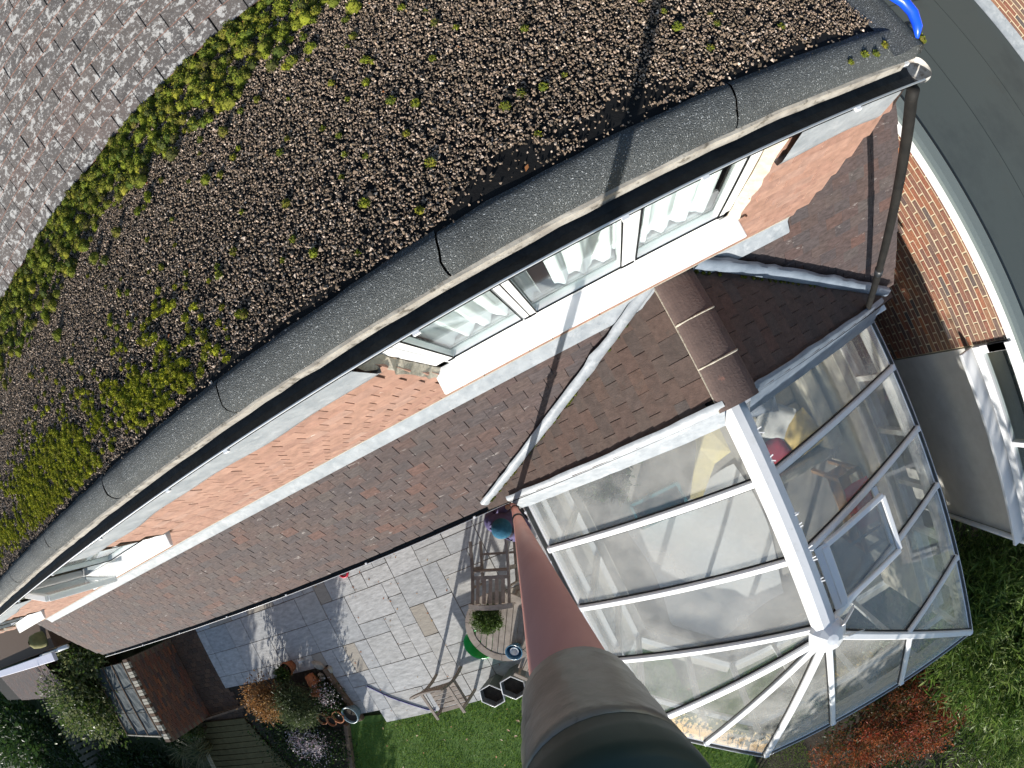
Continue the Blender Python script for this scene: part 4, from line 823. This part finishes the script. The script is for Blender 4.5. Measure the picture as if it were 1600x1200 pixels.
# garden chairs (front = +y local)
def chair(label,M,grp='wooden garden chairs round the table'):
    t=bpy.data.objects.new('garden_chair',None); t.empty_display_size=.2; COL.objects.link(t); t.matrix_world=M; WT[t]=V(0,0,0); tag(t,label,'chair',grp)
    W=.26
    for s in(-1,1):
        x=s*W; pts=[(x,-.23,0),(x,-.215,.25),(x,-.225,.45),(x,-.27,.70),(x,-.335,.92)]
        v=[];f=[]
        for p in pts: v+=[(p[0]-.018,p[1]-.02,p[2]),(p[0]+.018,p[1]-.02,p[2]),(p[0]+.018,p[1]+.02,p[2]),(p[0]-.018,p[1]+.02,p[2])]
        for i in range(4):
            for k in range(4): a=i*4+k; b=i*4+(k+1)%4; f.append((a,b,b+4,a+4))
        f+=[(3,2,1,0),(16,17,18,19)]; link('back_post',mesh('back_post',v,f),M_wood,t)
        beam('front_leg',(x,.26,0),(x,.23,.62),.036,.04,M_wood,t,(0,1,0)); beam('armrest',(x,.30,.635),(x,-.26,.655),.055,.024,M_wood,t,b=.004); beam('side_rail',(x,.24,.40),(x,-.21,.40),.022,.05,M_wood,t)
    for k in range(6): y=.25-k*.083; beam('seat_slat',(-W,y,.425-abs(k-2.5)*-.003),(W,y,.425-abs(k-2.5)*-.003),.070,.02,M_wood,t,b=.003)
    v=[];f=[];n=9
    for i in range(n):
        u=i/(n-1)*2-1; x=u*(W+.05); y=-.335-.045*(1-u*u)
        for dz in(0,.07): v+=[(x,y-.014,.87+dz+.02*(1-u*u)),(x,y+.014,.87+dz+.02*(1-u*u))]
    for i in range(n-1): c=i*4; f+=[(c,c+4,c+5,c+1),(c+2,c+3,c+7,c+6),(c,c+2,c+6,c+4),(c+1,c+5,c+7,c+3)]
    f+=[(0,1,3,2),((n-1)*4,(n-1)*4+2,(n-1)*4+3,(n-1)*4+1)]; link('top_rail',mesh('top_rail',v,f),M_wood,t)
    beam('lower_back_rail',(-W,-.235,.52),(W,-.235,.52),.02,.05,M_wood,t)
    for k in range(5): x=-.18+k*.09; beam('back_slat',(x,-.237,.53),(x,-.338,.88),.05,.012,M_wood,t,(0,1,0))
    beam('stretcher',(-W,.24,.2),(W,.24,.2),.02,.035,M_wood,t); return t
chair('weathered wooden armchair standing alone at the edge of the patio and lawn',Matrix.Translation((-4.39,-3.71,.037))@Matrix.Rotation(math.pi+.03,4,'Z'))
a_=V(-.30,-.90,.26).normalized(); w_=V(-.93,.33,0); w_=(w_-a_*w_.dot(a_)).normalized(); f_=a_.cross(w_)
chair('wooden armchair tipped forward against the table beside the person',Matrix(((w_.x,f_.x,a_.x,-2.37),(w_.y,f_.y,a_.y,-1.50),(w_.z,f_.z,a_.z,.76),(0,0,0,1)))@Matrix.Translation((0,.23,0)))
chair('sunlit wooden armchair tucked between the table and the mast',Matrix.Translation((-2.62,-3.62,.037))@Matrix.Rotation(.75,4,'Z'))
# rope, red hose, small things on the patio
tag(tube('rope',[(-6.16,-3.35,.045),(-6.0,-3.50,.042),(-5.82,-3.67,.042),(-5.5,-3.90,.042),(-5.19,-4.11,.042),(-5.05,-4.15,.042)],.011,mat('purple_rope',(.06,.06,.24),(.10,.09,.32),rough=.7),None,8),'thin purple blue rope lying across the patio towards the lawn','rope')
tag(tube('hose_ring',[(-5.39+.10*math.cos(a),-1.17+.10*math.sin(a),.05) for a in np.linspace(0,2*math.pi,25)],.02,mat('red_plastic',(.50,.01,.04),rough=.4),None,10),'red plastic ring on the patio just below the lower gutter','ring')
tag(tube('marker_post',[(-7.34,-2.50,.03),(-7.34,-2.50,.16)],.035,M_white,None,10),'short white post at the patio edge by the flower bed','post')
# ================================================================ MAST AND PERSON
PF=V(-2.0224,-1.2355,0); PD=V(.27511,.08064,.95802).normalized()
def pp(s): return PF+PD*s
M_pole=mat('terracotta_red_pole',(.60,.255,.205),(.67,.30,.24),scale=20,rough=.5,spec=.45,stretch=(1,1,.2))
M_tape=mat('grey_worn_tape',(.12,.12,.112),(.24,.235,.22),scale=26,rough=.4,metal=.5,bump=.25,bscale=34,spots=((.04,.04,.038),28,.62,.70,.8))
ms=thing('mast','leaning telescopic red mast with grey taped collar held up from the patio','mast',PF)
tube('lower_section',[pp(.04),pp(2.05)],.030,M_pole,ms,24); tube('middle_section',[pp(2.0),pp(4.1)],.025,M_pole,ms,24); tube('upper_section',[pp(4.05),pp(5.6)],.0215,M_pole,ms,24); tube('top_section',[pp(5.55),pp(7.15)],.0187,M_pole,ms,32)
for s,r in((1.98,.037),(4.05,.031),(5.56,.024)): tube('clamp_ring',[pp(s),pp(s+.05)],r,M_black,ms,20)
tube('clamp_lever',[pp(2.0)+V(.03,.02,0),pp(2.1)+V(.07,.03,0)],.008,M_black,ms,8)
cs=np.linspace(7.134,7.198,9); tube('taped_collar',[pp(s) for s in cs],[.0226+.0015*(i/8)+.0004*math.sin(i*2.7) for i in range(9)],M_tape,ms,40)
tube('collar_groove',[pp(7.191),pp(7.200)],.0239,M_black,ms,36); M_cone=mat('dark_green_rubber',(.012,.03,.028),(.02,.045,.04),scale=9,rough=.5)
tube('rubber_ring',[pp(7.197),pp(7.206),pp(7.213),pp(7.221)],[.0241,.0244,.0244,.0233],M_cone,ms,40); tube('camera_bracket',[pp(7.218),pp(7.245)],.019,M_black,ms,24); tube('bracket_screw',[pp(7.24),pp(7.265)],.009,M_lead,ms,16)
tube('foot',[pp(0),pp(.06)],.036,M_black,ms,20)
# person: standing beside the mast, both hands round it
def skinmesh(name,pts,edges,rads,matl,parent,root=0,sub=2):
    me=bpy.data.meshes.new(name); me.from_pydata([tuple(p) for p in pts],edges,[]); me.materials.append(matl); o=bpy.data.objects.new(name,me); COL.objects.link(o); o.parent=parent
    m=o.modifiers.new('skin','SKIN'); 
    if not me.skin_vertices: me.attributes.new  # layer is added with the modifier below
    bpy.context.view_layer.objects.active=o
    if not me.skin_vertices: bpy.ops.mesh.customdata_skin_add()
    for i,r in enumerate(rads): me.skin_vertices[0].data[i].radius=(r,r) if not isinstance(r,tuple) else r
    me.skin_vertices[0].data[root].use_root=True; m.use_smooth_shade=True; s=o.modifiers.new('subsurf','SUBSURF'); s.levels=sub; s.render_levels=sub; WT[o]=V(0,0,0); return o
PX=V(-1.845,-1.335,.036); yaw=math.atan2(.17,.20)  # looks along local +x
pe=thing('person','person in teal beanie and purple jacket steadying the red mast','person',PX,None,yaw,True)
M_skin=mat('skin',(.52,.33,.25),(.56,.36,.28),rough=.55); M_jack=mat('purple_jacket',(.065,.055,.13),(.12,.10,.21),scale=9,rough=.75,bump=.3,bscale=24); M_dj=mat('dark_jacket_yoke',(.025,.025,.045),(.04,.04,.065),scale=9,rough=.75,bump=.3,bscale=24); M_jean=mat('dark_trousers',(.03,.035,.05),(.05,.055,.075),rough=.9); M_hat=mat('teal_wool',(.012,.07,.125),(.025,.12,.19),scale=18,rough=.95,bump=.4,bscale=90); M_hair=mat('brown_hair',(.07,.045,.03),rough=.8)
inv=Matrix.Translation(PX)@Matrix.Rotation(yaw,4,'Z'); inv=inv.inverted()
h1=inv@(pp(1.38)-PD*0); h2=inv@pp(1.14)
pts=[(0,0,.95),(0,0,1.12),(.01,0,1.30),(.01,0,1.44),(.02,0,1.51),(.035,0,1.575),(.045,0,1.66),(0,.10,.90),(.02,.11,.50),(0,.115,.09),(.10,.125,.045),(0,-.10,.90),(.02,-.11,.50),(0,-.115,.09),(.10,-.125,.045),(.0,.19,1.42),(.02,.25,1.16),tuple(h1*.80+V(.0,.19,1.2)*.20),(.0,-.19,1.42),(.03,-.25,1.14),tuple(h2*.80+V(0,-.19,1.15)*.20)]
ed=[(0,1),(1,2),(2,3),(3,4),(4,5),(5,6),(0,7),(7,8),(8,9),(9,10),(0,11),(11,12),(12,13),(13,14),(3,15),(15,16),(16,17),(3,18),(18,19),(19,20)]
rd=[(.13,.10),(.125,.10),(.14,.11),(.12,.09),.055,.06,.085,.085,.06,.045,.04,.085,.06,.045,.04,.06,.045,.032,.06,.045,.032]
bodyo=skinmesh('body',pts,ed,rd,M_skin,pe)
jp=[(0,0,.86),(0,0,1.0),(0,0,1.15),(.01,0,1.32),(.01,0,1.45),(.0,.20,1.43),(.02,.265,1.16),tuple(h1*.72+V(0,.19,1.2)*.28),(.0,-.20,1.43),(.03,-.265,1.14),tuple(h2*.72+V(0,-.19,1.15)*.28),(-.02,0,1.51)]
skinmesh('jacket',jp,[(0,1),(1,2),(2,3),(3,4),(4,5),(5,6),(6,7),(4,8),(8,9),(9,10),(4,11)],[(.16,.13),(.165,.135),(.165,.14),(.175,.15),(.15,.125),.085,.066,.05,.085,.066,.05,.085],M_jack,pe)
skinmesh('jacket_yoke',[(.0,-.15,1.485),(.02,0,1.53),(.0,.15,1.485)],[(0,1),(1,2)],[(.075,.05),(.085,.055),(.075,.05)],M_dj,pe,1)
tp_=[(0,0,.95),(0,.10,.88),(.02,.11,.50),(0,.115,.12),(0,-.10,.88),(.02,-.11,.50),(0,-.115,.12)]
skinmesh('trousers',tp_,[(0,1),(1,2),(2,3),(0,4),(4,5),(5,6)],[(.155,.12),.10,.078,.066,.10,.078,.066],M_jean,pe)
for s in(-1,1): skinmesh('shoe',[(-.05,s*.118,.04),(.05,s*.122,.045),(.16,s*.128,.035)],[(0,1),(1,2)],[.045,.048,.04],M_black,pe)
hc=V(.05,0,1.645); lathe('beanie',[(.0,.128),(.035,.124),(.075,.104),(.102,.066),(.112,.02),(.118,.012),(.124,-.012),(.126,-.035),(.118,-.042),(.105,-.035)],M_hat,pe,tuple(hc),26)
lathe('hair',[(.108,-.02),(.11,-.06),(.10,-.10),(.07,-.12)],M_hair,pe,tuple(hc+V(-.018,0,0)),20)
for s in(-1,1): skinmesh('ear',[(.045,s*.098,1.60),(.04,s*.108,1.585)],[(0,1)],[.016,.012],M_skin,bodyo,sub=1)
skinmesh('nose',[(.13,0,1.615),(.152,0,1.592)],[(0,1)],[.012,.014],M_skin,bodyo,sub=1)
for s in(-1,1): lathe('eye',[(0,.012),(.008,.009),(.012,0),(.008,-.009),(0,-.012)],mat('eye',(.7,.7,.7),rough=.2),bodyo,(.122,s*.034,1.625),8)
beam('mouth',(.128,-.022,1.555),(.128,.022,1.555),.012,.008,mat('lip',(.40,.18,.16),rough=.6),bodyo)
pdl=(inv.to_3x3()@PD).normalized()
for hc_,sgn in((h1,1),(h2,-1)):   # fingers curl round the pole
    c=Vector(hc_); out=(V(0,.19*sgn,c.z)-c); out-=pdl*out.dot(pdl); out.normalize(); tang=pdl.cross(out)
    hand=skinmesh('hand',[c+out*.078,c+out*.055+pdl*.01,c+out*.051-pdl*.02],[(0,1),(1,2)],[(.03,.022),(.036,.02),(.034,.02)],M_skin,bodyo)
    for k in range(4):
        o=pdl*(.036-.024*k); rr=.040+(.002 if k in(1,2) else 0); arc=[c+o+(out*math.cos(a)+tang*sgn*math.sin(a))*rr for a in (0.1,.7,1.4,2.1,2.75+(.15 if k in(1,2) else -.1))]
        skinmesh('finger',arc,[(i,i+1) for i in range(4)],[.0105,.010,.0095,.009,.0075],M_skin,hand,sub=1)
    arc=[c+pdl*.045+(out*math.cos(a)-tang*sgn*math.sin(a))*.040 for a in (.2,.8,1.5)]; skinmesh('thumb',arc,[(0,1),(1,2)],[.013,.012,.009],M_skin,hand,sub=1)
# ================================================================ GARDEN, LEFT
gw=thing('garden_wall','low brown brick garden wall with brick coping left of the patio','wall',(-11.65,-2.3,0))
wc=box('wall_core',-11.76,-11.556,-3.42,-1.26,0,1.36,M_dmortar,gw)
lay(wc,'brick',(-11.552,-3.42,.02),(0,1,0),(0,0,1),10,18,.075,.225,.065,.012,M_dbrick,180,lambda P,u,s:-3.34<P.y<-1.35,jit=.3,tilt=0,wj=.010)
for i in range(28): y=-3.40+i*.077; box('coping_brick',-11.80+random.gauss(0,.003),-11.535+random.gauss(0,.003),y,y+.066,1.365,1.44,M_fillet if i%3 else M_dbrick,gw,.004)
sh=thing('garden_store','low timber store with grey felt-panelled roof behind the brick wall','shed',(-13,-2.3,0))
box('timber_wall',-14.0,-11.98,-3.1,-1.42,0,1.22,M_grey_wood,sh)
M_sfelt=mat('shed_felt',(.085,.098,.098),(.125,.138,.136),scale=7,rough=.8,bump=.9,bscale=5,spots=((.20,.21,.205),8,.58,.7,.5))
for k in range(3):
    x0=-14.15+k*.742; v=[];f=[];n=10
    for i in range(n+1):
        for j in range(7): 
            u=i/n;w=j/6; v.append((x0+.735*w,-1.33-1.9*u,1.30+.05*w*.0+.035*k+.012*math.sin(u*19+k+w*3)*abs(math.sin(w*5+u*7))+random.gauss(0,.004)))
    for i in range(n):
        for j in range(6): a=i*7+j; f.append((a,a+7,a+8,a+1))
    link('felt_panel',mesh('felt_panel',v,f,False),M_sfelt,sh)
for k in range(4): beam('roof_batten',(-14.15+k*.742,-1.31,1.325+.03*k),(-14.15+k*.742,-3.25,1.325+.03*k),.03,.03,M_dwood,sh)
beam('eaves_board',(-14.2,-3.26,1.31),(-11.9,-3.26,1.40),.03,.06,M_fillet,sh); box('roof_deck',-14.16,-11.93,-3.22,-1.33,1.22,1.275,M_dwood,sh)
shrub('large_shrub','tall loose green shrub with pale leaf tips left of the felt-roofed store','shrub',(-15.8,-1.9,0),(-15.6,-1.9,1.35),(2.3,1.35,.95),150,95,.13,L_bush,spread=.16,asp=.55,stems=14)
shrub('large_shrub','small yellow-green shrub against the end wall of the house','shrub',(-13.6,-.75,0),(-13.7,-.8,1.2),(.9,.45,.9),70,55,.11,L_bush,spread=.2,asp=.6,stems=8)
# neighbour's annex beyond the far end of the house
an=thing('neighbour_annex','brick annex with white fascia and sloping tiled roof past the far end of the house','building',(-17,1,0))
box('wall',-24,-13.2,-.45,5,0,2.5,M_dbrick,an); box('fascia_board',-24,-13.3,-.74,-.52,2.5,2.62,mat('lilac_white_paint',(.60,.58,.66),(.68,.66,.73),rough=.5),an,.01)
dk=poly('lower_roof',[(-25,-.78,2.42),(-25,-1.75,2.0),(-15.0,-1.75,2.0),(-15.0,-.78,2.42)],M_bitumen,an,.05)
lay(dk,'roof_tile',(-22,-1.78,2.0),(1,0,0),(0,.97,.42),38,10,.105,.185,.20,.014,M_tile,180,None)
box('lower_wall',-25,-15.2,-1.7,-.5,0,1.98,M_dbrick,an); lathe('pipe_cowl',[(.2,0),(.2,1.1),(.16,1.3),(.05,1.4)],mat('mossy_render',(.16,.15,.06),(.24,.22,.10),rough=.95),an,(-13.75,-.15,1.6),14)
tube('annex_gutter',[(-15,-.52,2.42),(-12.4,-.52,2.42)],.05,M_white,an,8)
fn=thing('slatted_fence','dark weathered slatted fence at the far left of the garden','fence',(-22,-3.2,0))
for k in range(16): y=-1.6-k*.22; beam('fence_slat',(-21.5+k*.06,y,0),(-21.5+k*.06,y,1.25),.03,.15,M_grey_wood,fn,(0,1,0))
for z in(.35,1.0): beam('fence_rail',(-21.54,-1.5,z),(-20.6,-5.1,z),.05,.08,M_grey_wood,fn)
# timber walkway and bed edging
wk=thing('timber_walkway','green-brown timber boards laid between the wall and the flower bed','walkway',(-11.2,-4.3,0))
for k in range(10): y=-3.62-k*.155; beam('board',(-13.0,y-.02*k,.05),(-10.15+.06*k,y,.05),.145,.03,mat('mossy_board',(.09,.075,.03),(.15,.125,.055),scale=8,rough=.9,bump=.3,bscale=40),wk)
beam('edge_rail',(-12.9,-3.55,.12),(-9.4,-3.18,.12),.05,.14,M_dwood,wk); beam('edge_rail',(-12.4,-3.75,.14),(-12.75,-5.05,.14),.05,.10,M_fillet,wk)
tag(beam('timber_edging',(-6.86,-2.78,.05),(-6.72,-4.02,.05),.11,.13,M_dwood,None,b=.01),'brown timber edging between the patio slabs and the flower bed','edging')
tag(beam('timber_edging',(-7.15,-4.05,.05),(-8.15,-5.9,.05),.09,.12,M_dwood,None,b=.01),'long timber edging separating the flower bed from the lawn','edging')
# shrubs and pots in the flower bed
shrub('autumn_shrub','orange-brown autumn shrub at the back of the flower bed','shrub',(-8.35,-3.0,0),(-8.35,-3.0,.52),(.55,.46,.32),90,50,.055,L_oran,spread=.2,asp=.5)
t=shrub('feathery_shrub','feathery green conifer-like shrub drooping over the terracotta pots','shrub',(-7.55,-3.15,0),(-7.62,-3.25,.50),(.42,.50,.30),120,60,.085,L_gry,spread=.22,asp=.16,droop=.55)
shrub('white_aster','low clump of pale white and pink flowers in the flower bed','flowers',(-8.2,-4.3,0),(-8.2,-4.25,.28),(.55,.45,.16),110,16,.034,L_flow,spread=.22,asp=.9)
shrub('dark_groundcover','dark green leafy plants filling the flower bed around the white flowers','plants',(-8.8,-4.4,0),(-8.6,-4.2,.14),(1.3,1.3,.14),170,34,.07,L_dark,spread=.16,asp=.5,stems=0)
shrub('heather','small plant with pink and white flowers beside the timber edging','flowers',(-7.0,-3.3,0),(-7.02,-3.28,.20),(.26,.36,.13),60,8,.030,L_flow,spread=.3,asp=.9)
shrub('bedding_plant','dark leafy bedding plant below the pink heather','plant',(-7.05,-3.4,0),(-7.08,-3.35,.14),(.34,.45,.12),80,30,.05,L_dark,spread=.22,asp=.5)
def pot(label,c,r,h,tilt=(0,0),soil=True,matl=None):
    t=bpy.data.objects.new('flower_pot',None); t.empty_display_size=.1; COL.objects.link(t); t.matrix_world=Matrix.Translation(c)@Matrix.Rotation(tilt[0],4,'X')@Matrix.Rotation(tilt[1],4,'Y'); WT[t]=V(0,0,0); tag(t,label,'pot','flower pots in the bed')
    lathe('body',[(0,0),(r*.68,0),(r*.92,h*.8),(r*.9,h*.8),(r*.82,h*.78),(r*.6,.02),(0,.02)],matl or M_terra,t,n=20); lathe('rim',[(r*.9,h*.78),(r,h*.79),(r,h),(r*.88,h),(r*.85,h*.8)],matl or M_terra,t,n=20)
    if soil: lathe('soil',[(0,h*.82),(r*.84,h*.80)],M_soil,t,n=16)
pot('terracotta pot lying on its side near the white post',(-7.30,-2.82,.14),.14,.25,(1.35,.4),False); pot('terracotta pot tipped over below the lying one, half under the feathery shrub',(-7.2,-3.02,.13),.14,.26,(1.2,-.3),False)
pot('leftmost of three upright terracotta pots at the foot of the feathery shrub',(-7.52,-3.77,0),.13,.24); pot('middle of three upright terracotta pots, with pale rim',(-7.34,-3.86,0),.12,.22); pot('rightmost of three upright terracotta pots, next to the grey-blue pot',(-7.07,-3.78,0),.14,.25)
pot('wide grey-blue glazed pot by the lawn corner',(-6.77,-3.79,0),.19,.24,(0,0),True,mat('grey_blue_glaze',(.16,.23,.26),(.22,.30,.33),rough=.3))
pot('terracotta pot with green plant at the back edge of the patio bed',(-7.70,-2.56,.03),.15,.22); shrub('potted_plant','green leafy plant growing from the pot at the patio bed corner','plant',(-7.70,-2.56,.22),(-7.74,-2.60,.34),(.16,.16,.12),40,26,.05,L_green,spread=.25,asp=.6,stems=4)
for i,(x,y,s,l) in enumerate(((-7.02,-2.70,.16,'flat pale stone beside the tipped terracotta pot'),(-6.82,-2.86,.13,'small rounded stone at the patio corner of the bed'),(-7.1,-2.95,.10,'little grey stone between the pots and the edging'))):
    v,f=lathev([(0,.0),(s,.01),(s*.95,.05),(s*.6,.085),(0,.09)],9); v=[(p[0]*(1+.2*math.sin(p[1]*30)),p[1]*.62,p[2]) for p in v]; o=link('stone',mesh('stone',v,f),M_fillet,None,Matrix.Translation((x,y,.0))@Matrix.Rotation(i*1.1-.5,4,'Z')); tag(o,l,'stone')
def grasses(label,c,n,h):
    t=thing('ornamental_grass',label,'grass plant',c); v=[];f=[];r=[]
    for i in range(n):
        a=random.random()*6.28; L=h*random.uniform(.6,1.1); b=V(*c)+V(random.gauss(0,.06),random.gauss(0,.06),0); d=V(math.cos(a),math.sin(a),0); s=V(-d.y,d.x,0)*.006; k=len(v)
        pt=[b,b+d*L*.2+V(0,0,L*.55),b+d*L*.55+V(0,0,L*.75),b+d*L*.95+V(0,0,L*.6)]
        for q,w in zip(pt,(1,1,.8,.3)): v+=[q-s*w,q+s*w]
        f+=[(k,k+1,k+3,k+2),(k+2,k+3,k+5,k+4),(k+4,k+5,k+7,k+6)]; r+=[random.random()]*8
    link('blades',npmesh('blades',np.array([tuple(q) for q in v]),np.array(f),np.array(r)),leafmat('straw_grass',[(.10,.13,.04),(.24,.22,.10),(.14,.15,.06),(.34,.30,.17)]),t)
grasses('arching straw-coloured ornamental grass by the timber walkway rail',(-12.3,-4.2,0),150,1.0); grasses('arching ornamental grass at the left end of the walkway boards',(-13.3,-4.15,0),110,.9)
shrub('low_shrub','low dark green rounded shrub in front of the felt-roofed store','shrub',(-13.2,-3.75,0),(-13.2,-3.7,.35),(.8,.4,.3),70,40,.08,L_dark,spread=.2,asp=.5)
shrub('low_shrub','yellow-green clipped shrub at the end of the brick wall','shrub',(-11.95,-3.62,0),(-11.95,-3.62,.42),(.28,.22,.34),40,40,.06,L_yel if False else L_bush,spread=.25,asp=.6)
shrub('hedge','dense dark hedge added out of view to shade the left side of the garden','hedge',(-16,-9.2,0),(-15.7,-9.2,1.0),(5.7,.75,1.3),420,60,.16,L_dark,spread=.07,asp=.6,stems=14,shell=.35)  # unseen hedge put in to throw shade over the left garden
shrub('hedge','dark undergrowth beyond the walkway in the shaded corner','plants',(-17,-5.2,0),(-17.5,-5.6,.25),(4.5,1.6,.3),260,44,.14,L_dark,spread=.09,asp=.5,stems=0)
# ================================================================ GARDEN, RIGHT
shrub('bamboo','big bright green bamboo clump with narrow leaves right of the conservatory','bamboo',(4.5,-6.8,0),(4.35,-6.7,1.4),(1.5,2.0,1.35),300,85,.21,L_bam,spread=.13,asp=.15,up=.1,stems=26,shell=.4)
shrub('bamboo','lower dark bamboo growth spilling against the conservatory corner','bamboo',(3.6,-5.4,0),(3.5,-5.35,1.3),(.62,.8,.95),130,75,.20,L_bam,spread=.17,asp=.15,up=.2,stems=12)
shrub('maple','low spreading red and orange maple in front of the conservatory','maple',(2.0,-7.9,0),(1.95,-7.45,.62),(1.4,.95,.40),150,75,.075,L_red,spread=.10,asp=.22,flat=.6,stems=14)
shrub('maple','dark bronze-red maple branch between the first maple and the bamboo','maple',(3.2,-8.6,0),(3.1,-8.4,.5),(1.2,.9,.32),140,50,.06,L_red,spread=.14,asp=.35,flat=.45,stems=8)
shrub('yellow_plant','golden yellow-leaved plant at the foot of the conservatory glass','plant',(1.75,-5.75,0),(1.72,-5.95,.34),(.42,.22,.2),60,36,.06,L_yel,spread=.22,asp=.6)
shrub('yellow_plant','pale green leafy stems beside the golden plant by the conservatory corner','plant',(2.15,-5.6,0),(2.15,-5.75,.42),(.26,.2,.26),34,30,.07,L_var,spread=.25,asp=.6)
shrub('variegated_ivy','white-edged variegated ivy on the lawn edge left of the maple','ivy',(.75,-6.3,0),(.75,-6.35,.18),(.36,.34,.13),70,26,.055,L_var,spread=.22,asp=.75)
shrub('undergrowth','dark leafy undergrowth beneath the bamboo and maples','plants',(3.6,-8.2,0),(3.6,-8.0,.12),(3.2,3.4,.16),360,36,.09,L_dark,spread=.07,asp=.45,stems=0)

# off-frame planting south of the garden that throws the shade seen on the left and on the side wall
shrub('garden_tree','slender leafy tree standing on the lawn south of the conservatory','tree',(-1.4,-8.8,0),(-1.4,-8.6,3.4),(1.9,1.1,1.15),300,75,.12,L_green,spread=.17,asp=.55,stems=18,shell=.6)
shrub('hedge','tall dark hedge added out of view to shade the far left of the garden','hedge',(-26,-12.5,0),(-27,-12.5,1.9),(10.5,1.3,2.3),520,60,.24,L_dark,spread=.09,asp=.6,stems=10,shell=.3)  # tall hedge added out of view for its long shadow
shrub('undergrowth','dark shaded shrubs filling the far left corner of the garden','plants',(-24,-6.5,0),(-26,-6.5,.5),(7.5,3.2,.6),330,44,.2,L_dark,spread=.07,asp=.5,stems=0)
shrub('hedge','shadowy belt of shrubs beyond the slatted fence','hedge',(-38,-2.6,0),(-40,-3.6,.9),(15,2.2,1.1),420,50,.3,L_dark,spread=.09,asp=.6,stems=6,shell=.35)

shrub('house_plant','glossy dark green house plant by the conservatory back wall','plant',(-.4,-1.2,ZF),(-.42,-1.38,ZF+.55),(.38,.22,.22),34,22,.11,L_dark,spread=.25,asp=.6,stems=8)

for k in (1,2): beam('felt_seam',(-14.13,-1.33-.64*k,1.325),(-11.93,-1.33-.64*k,1.41),.012,.012,M_bitumen,sh)
shrub('shade_shrub','rounded evergreen shrub added out of view to shade the left end of the patio','shrub',(-13.0,-6.0,0),(-13.0,-6.0,1.15),(.85,.9,1.0),130,55,.12,L_dark,spread=.17,asp=.55,stems=10)  # unseen shrub placed so its shadow covers the far-left slabs

shrub('bamboo','shaded bamboo at the far lower right behind the bright clump','bamboo',(5.0,-9.8,0),(4.9,-9.9,.95),(2.0,1.5,1.0),190,60,.2,L_bam,spread=.13,asp=.15,up=.1,stems=10)
